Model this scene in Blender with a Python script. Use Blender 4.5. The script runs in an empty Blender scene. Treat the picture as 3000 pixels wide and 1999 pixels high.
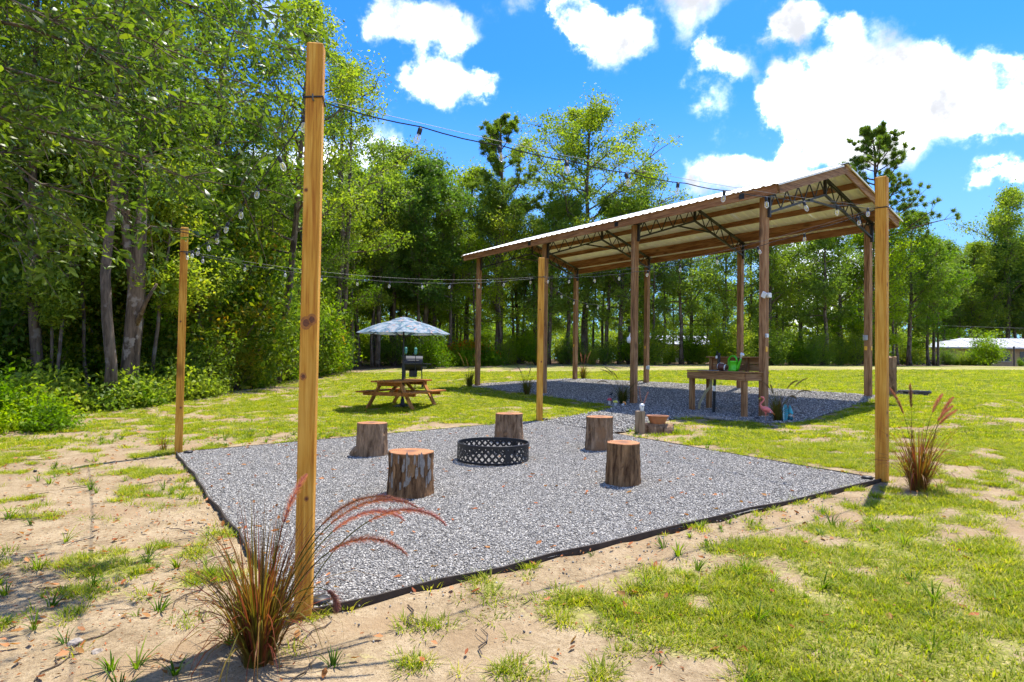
import bpy, math, random
import numpy as np
from mathutils import Vector, Matrix, Euler
R = math.radians
rng = np.random.default_rng(7)
random.seed(7)
scn = bpy.context.scene
col = scn.collection

# ------------------------------------------------------------------ camera
CAM_H = 1.344
cd = bpy.data.cameras.new('camera'); cam = bpy.data.objects.new('camera', cd); col.objects.link(cam)
cd.sensor_width = 36; cd.lens = 1886.57 / 3000 * 36; cd.clip_start = .05; cd.clip_end = 3000
cam.matrix_world = Matrix.Translation((0, 0, CAM_H)) @ Matrix.Rotation(R(90) + .02614, 4, 'X') @ Matrix.Rotation(.01433, 4, 'Z')
scn.camera = cam

# ------------------------------------------------------------------ sky, sun, exposure
SUN_EL, SUN_AZ = R(68), R(56)          # azimuth measured from +X towards +Y
sdir = Vector((math.cos(SUN_AZ) * math.cos(SUN_EL), math.sin(SUN_AZ) * math.cos(SUN_EL), math.sin(SUN_EL)))
scn.view_settings.view_transform = 'Standard'; scn.view_settings.look = 'None'
scn.view_settings.exposure = 1.84; scn.view_settings.gamma = 1
scn.render.engine = 'CYCLES'
cy = scn.cycles
cy.max_bounces = 11; cy.diffuse_bounces = 8; cy.transmission_bounces = 8; cy.transparent_max_bounces = 12; cy.glossy_bounces = 2
cy.use_denoising = True; cy.use_adaptive_sampling = True; cy.adaptive_threshold = .02
cy.caustics_reflective = False; cy.caustics_refractive = False; cy.sample_clamp_indirect = 6
sl = bpy.data.lights.new('sun', 'SUN'); sl.energy = 2.65; sl.angle = R(.53); sl.color = (1, .945, .86)
so = bpy.data.objects.new('sun', sl); col.objects.link(so); so.location = (0, 0, 40)
so.rotation_euler = (-sdir).to_track_quat('-Z', 'Y').to_euler()

def nd(nt, typ, **kw):
    n = nt.nodes.new(typ)
    for k, v in kw.items():
        if k.startswith('i_'):
            n.inputs[int(k[2:]) if k[2:].isdigit() else k[2:]].default_value = v
        else: setattr(n, k, v)
    return n
def math_(nt, op, a, b=None, clamp=False):
    n = nt.nodes.new('ShaderNodeMath'); n.operation = op; n.use_clamp = clamp
    for i, x in enumerate((a, b)):
        if x is None: continue
        if isinstance(x, (int, float)): n.inputs[i].default_value = x
        else: nt.links.new(x, n.inputs[i])
    return n.outputs[0]
def mixc(nt, f, a, b, blend='MIX'):
    n = nt.nodes.new('ShaderNodeMix'); n.data_type = 'RGBA'; n.blend_type = blend
    for s, x in ((n.inputs[0], f), (n.inputs[6], a), (n.inputs[7], b)):
        if isinstance(x, (int, float)): s.default_value = x
        elif isinstance(x, (tuple, list)): s.default_value = (*x[:3], 1)
        else: nt.links.new(x, s)
    return n.outputs[2]
def ramp(nt, f, stops, interp='LINEAR'):
    n = nt.nodes.new('ShaderNodeValToRGB'); n.color_ramp.interpolation = interp
    e = n.color_ramp.elements
    while len(e) < len(stops): e.new(.5)
    for k, (p, c) in zip(e, stops):
        k.position = p; k.color = (*c, 1) if len(c) == 3 else c
    nt.links.new(f, n.inputs[0]); return n.outputs[0]
def grey(v): return (v, v, v)
def smooth(nt, x, a, b):
    n = nt.nodes.new('ShaderNodeMapRange'); n.interpolation_type = 'SMOOTHSTEP'
    n.inputs[1].default_value = a; n.inputs[2].default_value = b; nt.links.new(x, n.inputs[0]); return n.outputs[0]

w = bpy.data.worlds.new('World'); scn.world = w; w.use_nodes = True
nt = w.node_tree; nt.nodes.clear()
out = nd(nt, 'ShaderNodeOutputWorld'); bg = nd(nt, 'ShaderNodeBackground'); bg.inputs[1].default_value = .15
sky = nd(nt, 'ShaderNodeTexSky', sky_type='NISHITA', sun_disc=False, sun_elevation=SUN_EL, sun_rotation=R(90) - SUN_AZ, altitude=0, air_density=1.0, dust_density=.6, ozone_density=2.0)
hsv = nd(nt, 'ShaderNodeHueSaturation'); hsv.inputs['Saturation'].default_value = 1.28; hsv.inputs['Value'].default_value = 1.0
nt.links.new(sky.outputs[0], hsv.inputs['Color'])
gam = mixc(nt, 1.0, hsv.outputs[0], (.12, .315, .57), 'MULTIPLY')
tc = nd(nt, 'ShaderNodeTexCoord')
nz = nd(nt, 'ShaderNodeTexNoise', i_Scale=9.0, i_Detail=8.0, i_Roughness=.62); nt.links.new(tc.outputs['Generated'], nz.inputs['Vector'])
nz2 = nd(nt, 'ShaderNodeTexNoise', i_Scale=26.0, i_Detail=5.0, i_Roughness=.6); nt.links.new(tc.outputs['Generated'], nz2.inputs['Vector'])
gen = nd(nt, 'ShaderNodeTexNoise', i_Scale=2.6, i_Detail=2.0); nt.links.new(tc.outputs['Generated'], gen.inputs['Vector'])
# cumulus heaps: (east-west, up) on the plane one unit north, and size
CL = [(-.21, .53, .052), (-.14, .52, .058), (-.085, .505, .042), (-.15, .43, .052), (-.10, .425, .055), (-.045, .43, .036),
      (.095, .53, .062), (.135, .50, .058), (.19, .52, .052), (.09, .56, .05), (.30, .48, .04), (.345, .465, .034), (.42, .53, .035), (.46, .545, .04), (.515, .525, .036),
      (.40, .42, .05), (.46, .43, .08), (.56, .46, .10), (.68, .455, .10), (.80, .43, .105), (.48, .36, .085), (.62, .385, .10), (.74, .40, .09),
      (.46, .335, .06), (.56, .345, .065), (.31, .295, .045), (.365, .297, .05), (.42, .295, .04), (.735, .30, .036), (.785, .303, .034)]
ang = []
wob = mixc(nt, .06, tc.outputs['Generated'], nz2.outputs['Color'], 'ADD')
for (u, v, r) in CL:
    d = Vector((u, 1, v)); k = d.length; d.normalize()
    dist = nd(nt, 'ShaderNodeVectorMath', operation='DISTANCE'); nt.links.new(wob, dist.inputs[0]); dist.inputs[1].default_value = d + Vector((.03, .03, .03))
    mr = nd(nt, 'ShaderNodeMapRange'); mr.interpolation_type = 'SMOOTHSTEP'
    mr.inputs[1].default_value = r / k * (1.22 if r < .07 else 1.06); mr.inputs[2].default_value = 0; nt.links.new(dist.outputs['Value'], mr.inputs[0]); ang.append(mr.outputs[0])
acc = ang[0]
for x in ang[1:]: acc = math_(nt, 'ADD', acc, x)
acc = math_(nt, 'MINIMUM', acc, .95)
g2 = smooth(nt, gen.outputs[0], .51, .64)
acc = math_(nt, 'MAXIMUM', acc, g2)
dens = math_(nt, 'ADD', math_(nt, 'MULTIPLY', acc, .95), math_(nt, 'MULTIPLY', math_(nt, 'SUBTRACT', nz.outputs[0], .5), 2.6))
dens = math_(nt, 'ADD', dens, math_(nt, 'MULTIPLY', math_(nt, 'SUBTRACT', nz2.outputs[0], .5), .8))
cov = math_(nt, 'POWER', smooth(nt, dens, .22, 1.1), 2.0)
shade = smooth(nt, math_(nt, 'ADD', nz.outputs[0], math_(nt, 'MULTIPLY', acc, .10)), .50, .82)
shade = math_(nt, 'SUBTRACT', 1.0, math_(nt, 'POWER', math_(nt, 'SUBTRACT', 1.0, shade), 3.0))
ccol = mixc(nt, shade, (10.5, 10.5, 10.5), (1.55, 1.6, 1.72))
low = nd(nt, 'ShaderNodeSeparateXYZ'); nt.links.new(tc.outputs['Generated'], low.inputs[0])
hz = smooth(nt, low.outputs[2], .42, .05)                      # milky air low in the sky
base = mixc(nt, math_(nt, 'MULTIPLY', hz, .75), gam, (.85, 1.5, 2.15))
fin = mixc(nt, cov, base, ccol)
nt.links.new(fin, bg.inputs[0]); nt.links.new(bg.outputs[0], out.inputs[0])
w.cycles.sampling_method = 'MANUAL'; w.cycles.sample_map_resolution = 512

# ------------------------------------------------------------------ helpers
def sst(a, b, x):
    t = np.clip((x - a) / (b - a), 0, 1); return t * t * (3 - 2 * t)
def gz(x, y):
    x = np.asarray(x, float); y = np.asarray(y, float)
    pl = .02186 * (np.clip(x, -16, 46) - .48) + .02682 * (np.clip(y, -60, 300) - 7.2)
    s = (x + 1.177) * .58614 - (y - 22.342) * .81021; wv = (x + 1.177) * .81021 + (y - 22.342) * .58614
    k = sst(-3, 7, s) * (1 - sst(11.5, 15, s)); t = wv / 4.487
    c = np.where(t < 0, -.08 * np.exp(-(wv / 2.6) ** 2), np.where(t < 1, -.08 + .175 * t, .095 * np.exp(-((wv - 4.487) / 4) ** 2)))
    pl = pl + k * c
    pl = -np.log(np.exp(-5 * pl) + math.exp(-6)) / 5
    return np.log(np.exp(8 * pl) + math.exp(-3.2)) / 8
def g1(x, y): return float(gz(x, y))
def vnoise(x, y, sc, seed):
    r = np.random.default_rng(seed).random((256, 256)); x = np.asarray(x) * sc + 1000; y = np.asarray(y) * sc + 1000
    xi = np.floor(x).astype(int); yi = np.floor(y).astype(int); fx = x - xi; fy = y - yi
    fx = fx * fx * (3 - 2 * fx); fy = fy * fy * (3 - 2 * fy)
    a = r[xi % 256, yi % 256]; b = r[(xi + 1) % 256, yi % 256]; c = r[xi % 256, (yi + 1) % 256]; d = r[(xi + 1) % 256, (yi + 1) % 256]
    return (a * (1 - fx) + b * fx) * (1 - fy) + (c * (1 - fx) + d * fx) * fy
def fbm(x, y, sc, seed, o=4):
    t = 0; amp = .5; n = 0
    for i in range(o): t = t + amp * vnoise(x, y, sc * 2 ** i, seed + i); n += amp; amp *= .55
    return t / n

def np_mesh(name, V, F, mat=None, smooth_=False, attrs=None, fattrs=None):
    me = bpy.data.meshes.new(name); V = np.asarray(V, np.float32); F = np.asarray(F, np.int32); k = F.shape[1]
    me.vertices.add(len(V)); me.vertices.foreach_set('co', V.ravel())
    me.loops.add(F.size); me.loops.foreach_set('vertex_index', F.ravel())
    me.polygons.add(len(F)); me.polygons.foreach_set('loop_start', np.arange(0, F.size, k, dtype=np.int32)); me.polygons.foreach_set('loop_total', np.full(len(F), k, np.int32))
    if smooth_: me.polygons.foreach_set('use_smooth', np.ones(len(F), bool))
    me.update(calc_edges=True)
    for n, a in (attrs or {}).items():
        at = me.attributes.new(n, 'FLOAT', 'POINT'); at.data.foreach_set('value', np.asarray(a, np.float32))
    for n, a in (fattrs or {}).items():
        at = me.attributes.new(n, 'FLOAT', 'FACE'); at.data.foreach_set('value', np.asarray(a, np.float32))
    if mat: me.materials.append(mat)
    return me
def link(name, data, parent=None, loc=None):
    o = bpy.data.objects.new(name, data); col.objects.link(o)
    if parent: o.parent = parent
    if loc is not None: o.location = loc
    return o
def tag(o, label=None, cat=None, group=None, kind=None):
    for k, v in (('label', label), ('category', cat), ('group', group), ('kind', kind)):
        if v: o[k] = v
    return o
def thing(name, label, cat, loc=(0, 0, 0), rz=0, group=None):
    o = link(name, None, None, loc); o.rotation_euler = (0, 0, rz); o.empty_display_size = .1
    return tag(o, label, cat, group)
class MB:
    def __init__(s): s.v = []; s.f = []; s.a = []
    def add(s, v, f):
        n = len(s.v); s.v += [tuple(p) for p in v]; s.f += [tuple(i + n for i in q) for q in f]; return s
    def box(s, c, d, M=None, bev=0.0):
        x, y, z = d[0] / 2, d[1] / 2, d[2] / 2; c = Vector(c)
        if bev:
            b = min(bev, x * .9, y * .9); z2 = z - min(bev, z * .9)
            ring = [(x - b, -y), (x, -y + b), (x, y - b), (x - b, y), (-x + b, y), (-x, y - b), (-x, -y + b), (-x + b, -y)]
            ring2 = [(p * (1 - b / x), q * (1 - b / y)) for p, q in ring]
            v = [(p, q, -z) for p, q in ring2] + [(p, q, -z2) for p, q in ring] + [(p, q, z2) for p, q in ring] + [(p, q, z) for p, q in ring2]
            f = [tuple(range(7, -1, -1)), tuple(range(24, 32))]
            for k in range(3): f += [(k * 8 + i, k * 8 + (i + 1) % 8, k * 8 + 8 + (i + 1) % 8, k * 8 + 8 + i) for i in range(8)]
        else:
            v = [(i, j, k) for i in (-x, x) for j in (-y, y) for k in (-z, z)]
            f = [(0, 1, 3, 2), (4, 6, 7, 5), (0, 4, 5, 1), (2, 3, 7, 6), (0, 2, 6, 4), (1, 5, 7, 3)]
        v = [(M @ Vector(p) if M else Vector(p)) + c for p in v]
        return s.add(v, f)
    def beam(s, a, b, wd, ht, up=(0, 0, 1), bev=0.0):
        a = Vector(a); b = Vector(b); x = (b - a).normalized(); y = Vector(up).cross(x)
        if y.length < 1e-4: y = Vector((0, 1, 0)).cross(x)
        y.normalize(); z = x.cross(y); M = Matrix((x, y, z)).transposed()
        return s.box((a + b) / 2, ((b - a).length, wd, ht), M, bev)
    def tube(s, P, r, n=8, cap=True):
        P = [Vector(p) for p in P]; m = len(P); rr = r if hasattr(r, '__len__') else [r] * m
        v = []; up = None
        for i, p in enumerate(P):
            t = (P[min(i + 1, m - 1)] - P[max(i - 1, 0)]).normalized()
            if up is None: up = Vector((1, 0, 0)) if abs(t.x) < .8 else Vector((0, 1, 0))
            u = (up - t * up.dot(t)); u = u.normalized() if u.length > 1e-5 else t.orthogonal().normalized(); up = u; q = t.cross(u)
            for k in range(n):
                an = 2 * math.pi * k / n; v.append(p + (u * math.cos(an) + q * math.sin(an)) * rr[i])
        f = [(i * n + k, i * n + (k + 1) % n, (i + 1) * n + (k + 1) % n, (i + 1) * n + k) for i in range(m - 1) for k in range(n)]
        if cap: f += [tuple(range(n - 1, -1, -1)), tuple(range((m - 1) * n, m * n))]
        return s.add(v, f)
    def lathe(s, prof, n=16, c=(0, 0, 0), sx=1, sy=1, cap=True):
        v = [(c[0] + r * sx * math.cos(2 * math.pi * k / n), c[1] + r * sy * math.sin(2 * math.pi * k / n), c[2] + z) for r, z in prof for k in range(n)]; m = len(prof)
        f = [(i * n + k, i * n + (k + 1) % n, (i + 1) * n + (k + 1) % n, (i + 1) * n + k) for i in range(m - 1) for k in range(n)]
        if cap: f += [tuple(range(n - 1, -1, -1)), tuple(range((m - 1) * n, m * n))]
        return s.add(v, f)
    def mesh(s, name, mat, sm=False):
        me = bpy.data.meshes.new(name); me.from_pydata(s.v, [], s.f); me.update()
        if sm: me.polygons.foreach_set('use_smooth', [True] * len(me.polygons))
        me.materials.append(mat); return me
    def build(s, name, mat, parent=None, loc=None, sm=False):
        return link(name, s.mesh(name, mat, sm), parent, loc)

# ------------------------------------------------------------------ materials
def newmat(name):
    m = bpy.data.materials.new(name); m.use_nodes = True; nt = m.node_tree
    b = nt.nodes['Principled BSDF']; return m, nt, b
def objvec(nt, scale=(1, 1, 1), rnd=True):
    t = nd(nt, 'ShaderNodeTexCoord'); mp = nd(nt, 'ShaderNodeMapping'); mp.inputs['Scale'].default_value = scale
    v = t.outputs['Object']
    if rnd:
        oi = nd(nt, 'ShaderNodeObjectInfo'); ad = nd(nt, 'ShaderNodeVectorMath', operation='ADD')
        sc = math_(nt, 'MULTIPLY', oi.outputs['Random'], 17.0); nt.links.new(v, ad.inputs[0]); nt.links.new(sc, ad.inputs[1]); v = ad.outputs[0]
    nt.links.new(v, mp.inputs[0]); return mp.outputs[0]
def noise(nt, vec, scale, detail=5, rough=.55, dist=0):
    n = nd(nt, 'ShaderNodeTexNoise', i_Scale=scale, i_Detail=detail, i_Roughness=rough, i_Distortion=dist)
    if vec is not None: nt.links.new(vec, n.inputs['Vector'])
    return n.outputs[0]
def bump(nt, b, h, dist, strength=.6):
    n = nd(nt, 'ShaderNodeBump'); n.inputs['Strength'].default_value = strength; n.inputs['Distance'].default_value = dist
    nt.links.new(h, n.inputs['Height']); nt.links.new(n.outputs[0], b.inputs['Normal'])
def mat_plain(name, c, rough=.6, metal=0, var=.12, sc=8, bmp=0):
    m, nt, b = newmat(name); v = objvec(nt)
    n = noise(nt, v, sc, 5)
    k = ramp(nt, n, [(.3, tuple(x * (1 - var) for x in c)), (.7, tuple(min(1, x * (1 + var)) for x in c))])
    nt.links.new(k, b.inputs['Base Color']); b.inputs['Roughness'].default_value = rough; b.inputs['Metallic'].default_value = metal
    if bmp: bump(nt, b, n, bmp)
    return m
def mat_wood(name, dark, mid, light, axis='Z', knots=.5, grain=16, rough=.7, weather=None):
    m, nt, b = newmat(name)
    i = 'XYZ'.index(axis); s1 = [1.0] * 3; s1[i] = .035; s2 = [1.0] * 3; s2[i] = .10
    v1 = objvec(nt, tuple(s1)); v2 = objvec(nt, tuple(s2)); v3 = objvec(nt)
    n1 = noise(nt, v1, grain * 4.5, 4, .6, .6); n2 = noise(nt, v2, grain * .9, 3, .5, 1.0); n3 = noise(nt, v3, 2.2, 3)
    wv = math_(nt, 'ADD', math_(nt, 'MULTIPLY', n1, .55), math_(nt, 'MULTIPLY', n2, .45))
    c = ramp(nt, wv, [(.38, dark), (.49, mid), (.60, light)])
    s3 = [1.0] * 3; s3[i] = .42
    vk = objvec(nt, tuple(s3)); vo = nd(nt, 'ShaderNodeTexVoronoi', i_Scale=2.6); nt.links.new(vk, vo.inputs['Vector'])
    kn = smooth(nt, vo.outputs['Distance'], .17, .06)
    c = mixc(nt, math_(nt, 'MULTIPLY', kn, knots), c, tuple(x * .30 for x in dark))
    c = mixc(nt, math_(nt, 'MULTIPLY', smooth(nt, n3, .5, .72), .35), c, tuple(x * .62 for x in mid) if weather is None else weather)
    s4 = [1.0] * 3; s4[i] = .02; crk = smooth(nt, noise(nt, objvec(nt, tuple(s4)), 30, 2, .4, .3), .68, .73); c = mixc(nt, math_(nt, 'MULTIPLY', crk, .75), c, tuple(x * .22 for x in dark))
    nt.links.new(c, b.inputs['Base Color']); b.inputs['Roughness'].default_value = rough; b.inputs['Specular IOR Level'].default_value = .25
    bump(nt, b, math_(nt, 'SUBTRACT', n1, crk), .005, .6); return m
def mat_bark(name, dark, light, patch=None, sc=9):
    m, nt, b = newmat(name); v = objvec(nt, (1, 1, .16)); v2 = objvec(nt)
    n = noise(nt, v, sc, 6, .65, .4); n2 = noise(nt, v2, 3.2, 4)
    c = ramp(nt, n, [(.36, dark), (.66, light)])
    if patch: c = mixc(nt, smooth(nt, n2, .56, .64), c, patch)
    nt.links.new(c, b.inputs['Base Color']); b.inputs['Roughness'].default_value = .9; b.inputs['Specular IOR Level'].default_value = .1
    bump(nt, b, n, .03, .9); return m
def mat_leaf(name, stops, trans=.5, rough=.5, spec=.2):
    m, nt, b = newmat(name)
    at = nd(nt, 'ShaderNodeAttribute', attribute_name='rnd'); oi = nd(nt, 'ShaderNodeObjectInfo')
    f = math_(nt, 'ADD', math_(nt, 'MULTIPLY', at.outputs['Fac'], .8), math_(nt, 'MULTIPLY', oi.outputs['Random'], .2))
    c = ramp(nt, f, stops); hv = nd(nt, 'ShaderNodeHueSaturation'); hv.inputs['Saturation'].default_value = 1.1; nt.links.new(c, hv.inputs['Color']); nt.links.new(math_(nt, 'ADD', math_(nt, 'MULTIPLY', oi.outputs['Random'], .5), .78), hv.inputs['Value']); nt.links.new(math_(nt, 'ADD', math_(nt, 'MULTIPLY', oi.outputs['Random'], -.035), .513), hv.inputs['Hue']); c = hv.outputs[0]
    nt.links.new(c, b.inputs['Base Color']); b.inputs['Roughness'].default_value = rough; b.inputs['Specular IOR Level'].default_value = spec
    tr = nd(nt, 'ShaderNodeBsdfTranslucent'); tcol = mixc(nt, 1.0, c, (1.6, 1.65, .55), 'MULTIPLY'); nt.links.new(tcol, tr.inputs[0])
    mx = nd(nt, 'ShaderNodeMixShader'); mx.inputs[0].default_value = trans
    nt.links.new(b.outputs[0], mx.inputs[1]); nt.links.new(tr.outputs[0], mx.inputs[2]); nt.links.new(mx.outputs[0], nt.nodes['Material Output'].inputs[0]); return m
M = {}
M['post'] = mat_wood('new_timber', (.40, .14, .014), (.58, .265, .03), (.68, .36, .06), 'Z', .6)
M['old_z'] = mat_wood('old_timber_upright', (.13, .055, .022), (.31, .15, .062), (.44, .25, .12), 'Z', .6)
M['old_x'] = mat_wood('old_timber_long', (.13, .05, .02), (.30, .13, .052), (.40, .20, .09), 'X', .5)
M['old_y'] = mat_wood('old_timber_rake', (.10, .045, .02), (.26, .13, .06), (.38, .22, .11), 'Y', .5)
M['bench_x'] = mat_wood('bench_board', (.17, .075, .026), (.33, .16, .06), (.45, .25, .11), 'X', .6)
M['bench_z'] = mat_wood('bench_leg', (.16, .07, .026), (.32, .155, .06), (.43, .245, .11), 'Z', .5)
M['cedar_x'] = mat_wood('cedar_board', (.17, .05, .01), (.36, .125, .018), (.46, .19, .04), 'X', .5)
M['cedar_z'] = mat_wood('cedar_leg', (.17, .062, .014), (.36, .15, .03), (.46, .22, .06), 'Z', .4)
M['log_z'] = mat_wood('weathered_timber', (.12, .075, .04), (.27, .19, .11), (.40, .30, .19), 'Z', .2)
M['black'] = mat_plain('black_metal', (.018, .018, .02), .45, .3)
M['truss'] = mat_plain('painted_steel', (.035, .031, .028), .5, .4)
M['edging'] = mat_plain('rusted_steel', (.045, .033, .024), .75, .3, .35, 14, .002)
M['roof'] = mat_plain('white_sheet_metal', (.82, .79, .70), .42, .05, .05, 3)
M['ridge'] = mat_plain('grey_ridge_metal', (.28, .29, .31), .4, .4, .05)
M['white'] = mat_plain('white_plastic', (.78, .78, .76), .4, 0, .04)
M['greyp'] = mat_plain('grey_plastic', (.36, .37, .38), .5, 0, .06)
M['yellow'] = mat_plain('amber_reflector', (.80, .42, .015), .3, 0, .05)
M['cable'] = mat_plain('black_rubber', (.012, .012, .013), .6, 0, .1)
M['wire'] = mat_plain('galvanised_wire', (.12, .12, .115), .6, .3, .1)
M['lime'] = mat_plain('lime_plastic', (.085, .56, .012), .35, 0, .05)
M['ball'] = mat_plain('football_leather', (.10, .03, .018), .5, 0, .15, 60, .002)
M['pvc'] = mat_plain('cream_pipe', (.55, .47, .28), .45, 0, .06)
M['pink'] = mat_plain('flamingo_pink', (.80, .19, .15), .4, .1, .2, 40)
M['pink2'] = mat_plain('flamingo_feather', (.72, .14, .14), .35, .2, .55, 60)
M['orange'] = mat_plain('orange_paint', (.80, .30, .02), .4, 0, .1)
M['red'] = mat_plain('red_paint', (.55, .04, .05), .35, 0, .1)
M['yell'] = mat_plain('yellow_paint', (.72, .62, .04), .4, 0, .1)
M['teal'] = mat_plain('teal_paint', (.02, .34, .40), .4, 0, .08)
M['teal2'] = mat_plain('dark_teal_paint', (.015, .13, .18), .4, 0, .08)
M['skin'] = mat_plain('painted_clay_skin', (.55, .32, .20), .6, 0, .08)
M['beard'] = mat_plain('white_clay', (.68, .66, .62), .7, 0, .08, 40, .004)
M['terra'] = mat_plain('terracotta', (.36, .14, .055), .7, 0, .18, 10)
M['paver'] = mat_plain('stone_paver', (.28, .23, .17), .9, 0, .2, 12, .006)
M['rock'] = mat_plain('pale_rock', (.36, .30, .23), .9, 0, .15, 14, .01)
M['tiki'] = mat_plain('green_canister', (.08, .26, .22), .5, .2, .2)
M['brick'] = mat_plain('tan_brick', (.42, .29, .15), .85, 0, .15, 6)
M['cream'] = mat_plain('cream_siding', (.62, .54, .38), .8, 0, .06)
M['darkglass'] = mat_plain('dark_window', (.02, .025, .03), .12)
M['farroof'] = mat_plain('pale_metal_roof', (.42, .43, .45), .4, .3, .05, 2)
M['ash'] = mat_plain('ash_bed', (.12, .115, .11), .95, 0, .3, 30, .01)
m, nt, b = newmat('clear_bulb'); b.inputs['Roughness'].default_value = .05; b.inputs['Base Color'].default_value = (.85, .85, .82, 1)
tp = nd(nt, 'ShaderNodeBsdfTransparent'); mx = nd(nt, 'ShaderNodeMixShader'); lw = nd(nt, 'ShaderNodeLayerWeight'); lw.inputs[0].default_value = .45
nt.links.new(math_(nt, 'ADD', math_(nt, 'MULTIPLY', lw.outputs['Facing'], .65), .13, True), mx.inputs[0]); nt.links.new(tp.outputs[0], mx.inputs[1]); nt.links.new(b.outputs[0], mx.inputs[2]); nt.links.new(mx.outputs[0], nt.nodes['Material Output'].inputs[0]); M['bulb'] = m
# sawn log face: growth rings round the log's own centre
m, nt, b = newmat('sawn_log_face'); t = nd(nt, 'ShaderNodeTexCoord'); sx = nd(nt, 'ShaderNodeSeparateXYZ'); nt.links.new(t.outputs['Object'], sx.inputs[0])
n = noise(nt, t.outputs['Object'], 6, 4)
rad = math_(nt, 'SQRT', math_(nt, 'ADD', math_(nt, 'POWER', math_(nt, 'ABSOLUTE', sx.outputs[0]), 2), math_(nt, 'POWER', math_(nt, 'ABSOLUTE', sx.outputs[1]), 2)))
rr_ = math_(nt, 'ADD', rad, math_(nt, 'MULTIPLY', n, .05)); ring = math_(nt, 'SINE', math_(nt, 'MULTIPLY', rr_, 330.0))
an = math_(nt, 'ARCTAN2', sx.outputs[1], sx.outputs[0]); crk = noise(nt, None, 1); 
cv = nd(nt, 'ShaderNodeCombineXYZ'); nt.links.new(math_(nt, 'MULTIPLY', an, 2.2), cv.inputs[0]); nt.links.new(math_(nt, 'MULTIPLY', rad, 2.0), cv.inputs[1]); cn = noise(nt, cv.outputs[0], 2.6, 5)
c = ramp(nt, math_(nt, 'ADD', math_(nt, 'MULTIPLY', ring, .10), math_(nt, 'ADD', math_(nt, 'MULTIPLY', n, .5), .25)), [(.35, (.20, .07, .02)), (.52, (.36, .145, .045)), (.72, (.44, .21, .08))])
c = mixc(nt, smooth(nt, rad, .10, .02), c, (.14, .06, .028)); c = mixc(nt, math_(nt, 'MULTIPLY', smooth(nt, cn, .66, .72), .8), c, (.04, .02, .012))
nt.links.new(c, b.inputs['Base Color']); b.inputs['Roughness'].default_value = .8; M['sawn'] = m
M['bark1'] = mat_bark('stump_bark', (.055, .027, .014), (.34, .185, .085), None, 14)
M['bark2'] = mat_bark('stump_weathered_wood', (.09, .05, .026), (.42, .27, .155), (.26, .145, .072), 16)
M['bark3'] = mat_bark('stump_flaking_bark', (.06, .03, .015), (.33, .19, .09), None, 18)
M['trunk'] = mat_bark('tree_bark', (.045, .032, .022), (.20, .15, .105), (.19, .16, .13), 9)
M['trunkpine'] = mat_bark('pine_bark', (.04, .026, .018), (.17, .115, .08), None, 7)
M['trunkdead'] = mat_bark('peeling_trunk', (.05, .034, .022), (.24, .165, .105), (.30, .24, .18), 9)
G_ = [(.0, (.085, .135, .032)), (.35, (.14, .21, .04)), (.62, (.195, .27, .046)), (.86, (.255, .31, .05)), (1, (.35, .32, .06))]
M['leaf'] = mat_leaf('broad_leaf', G_)
M['leafd'] = mat_leaf('dark_leaf', [(.0, (.08, .135, .037)), (.5, (.135, .21, .05)), (.85, (.185, .26, .054)), (1, (.24, .28, .056))])
M['leafb'] = mat_leaf('bright_leaf', [(.0, (.08, .14, .018)), (.4, (.14, .23, .024)), (.8, (.20, .30, .03)), (1, (.30, .34, .05))], .5)
M['leafy'] = mat_leaf('yellowing_leaf', [(.0, (.05, .085, .012)), (.4, (.11, .16, .02)), (.7, (.19, .21, .03)), (.9, (.34, .24, .04)), (1, (.42, .15, .04))], .5)
M['oak'] = mat_leaf('glossy_oak_leaf', [(.0, (.06, .095, .022)), (.4, (.11, .16, .03)), (.75, (.17, .22, .034)), (.94, (.27, .28, .04)), (1, (.42, .33, .06))], .5, .4, .35)
M['needle'] = mat_leaf('pine_needle', [(.0, (.07, .12, .03)), (.5, (.13, .20, .04)), (.9, (.20, .26, .05)), (1, (.28, .27, .07))], .4)
M['lily'] = mat_leaf('orange_flower', [(.0, (.35, .13, .02)), (.6, (.50, .22, .03)), (1, (.20, .22, .03))], .4)
M['grass'] = mat_leaf('lawn_grass', [(.0, (.12, .175, .022)), (.4, (.205, .26, .03)), (.72, (.31, .32, .05)), (1, (.47, .40, .16))], .42, .55, .2)
M['weed'] = mat_leaf('weed_leaf', [(.0, (.05, .10, .012)), (.6, (.12, .20, .022)), (1, (.24, .28, .05))], .45)
M['fount'] = mat_leaf('fountain_grass_blade', [(.0, (.04, .048, .012)), (.25, (.09, .095, .02)), (.42, (.15, .11, .03)), (.6, (.15, .06, .025)), (.82, (.10, .036, .038)), (1, (.24, .16, .13))], .4)
M['plume'] = mat_leaf('plume_bristle', [(.0, (.24, .085, .085)), (.6, (.38, .17, .155)), (1, (.52, .32, .27))], .4, .7, .2)
M['plume2'] = mat_leaf('dry_plume_bristle', [(.0, (.12, .075, .045)), (1, (.30, .22, .13))], .35, .7, .2)
M['deadleaf'] = mat_leaf('fallen_leaf', [(.0, (.11, .045, .02)), (.5, (.27, .11, .04)), (1, (.42, .24, .11))], .2, .7, .2)
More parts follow.
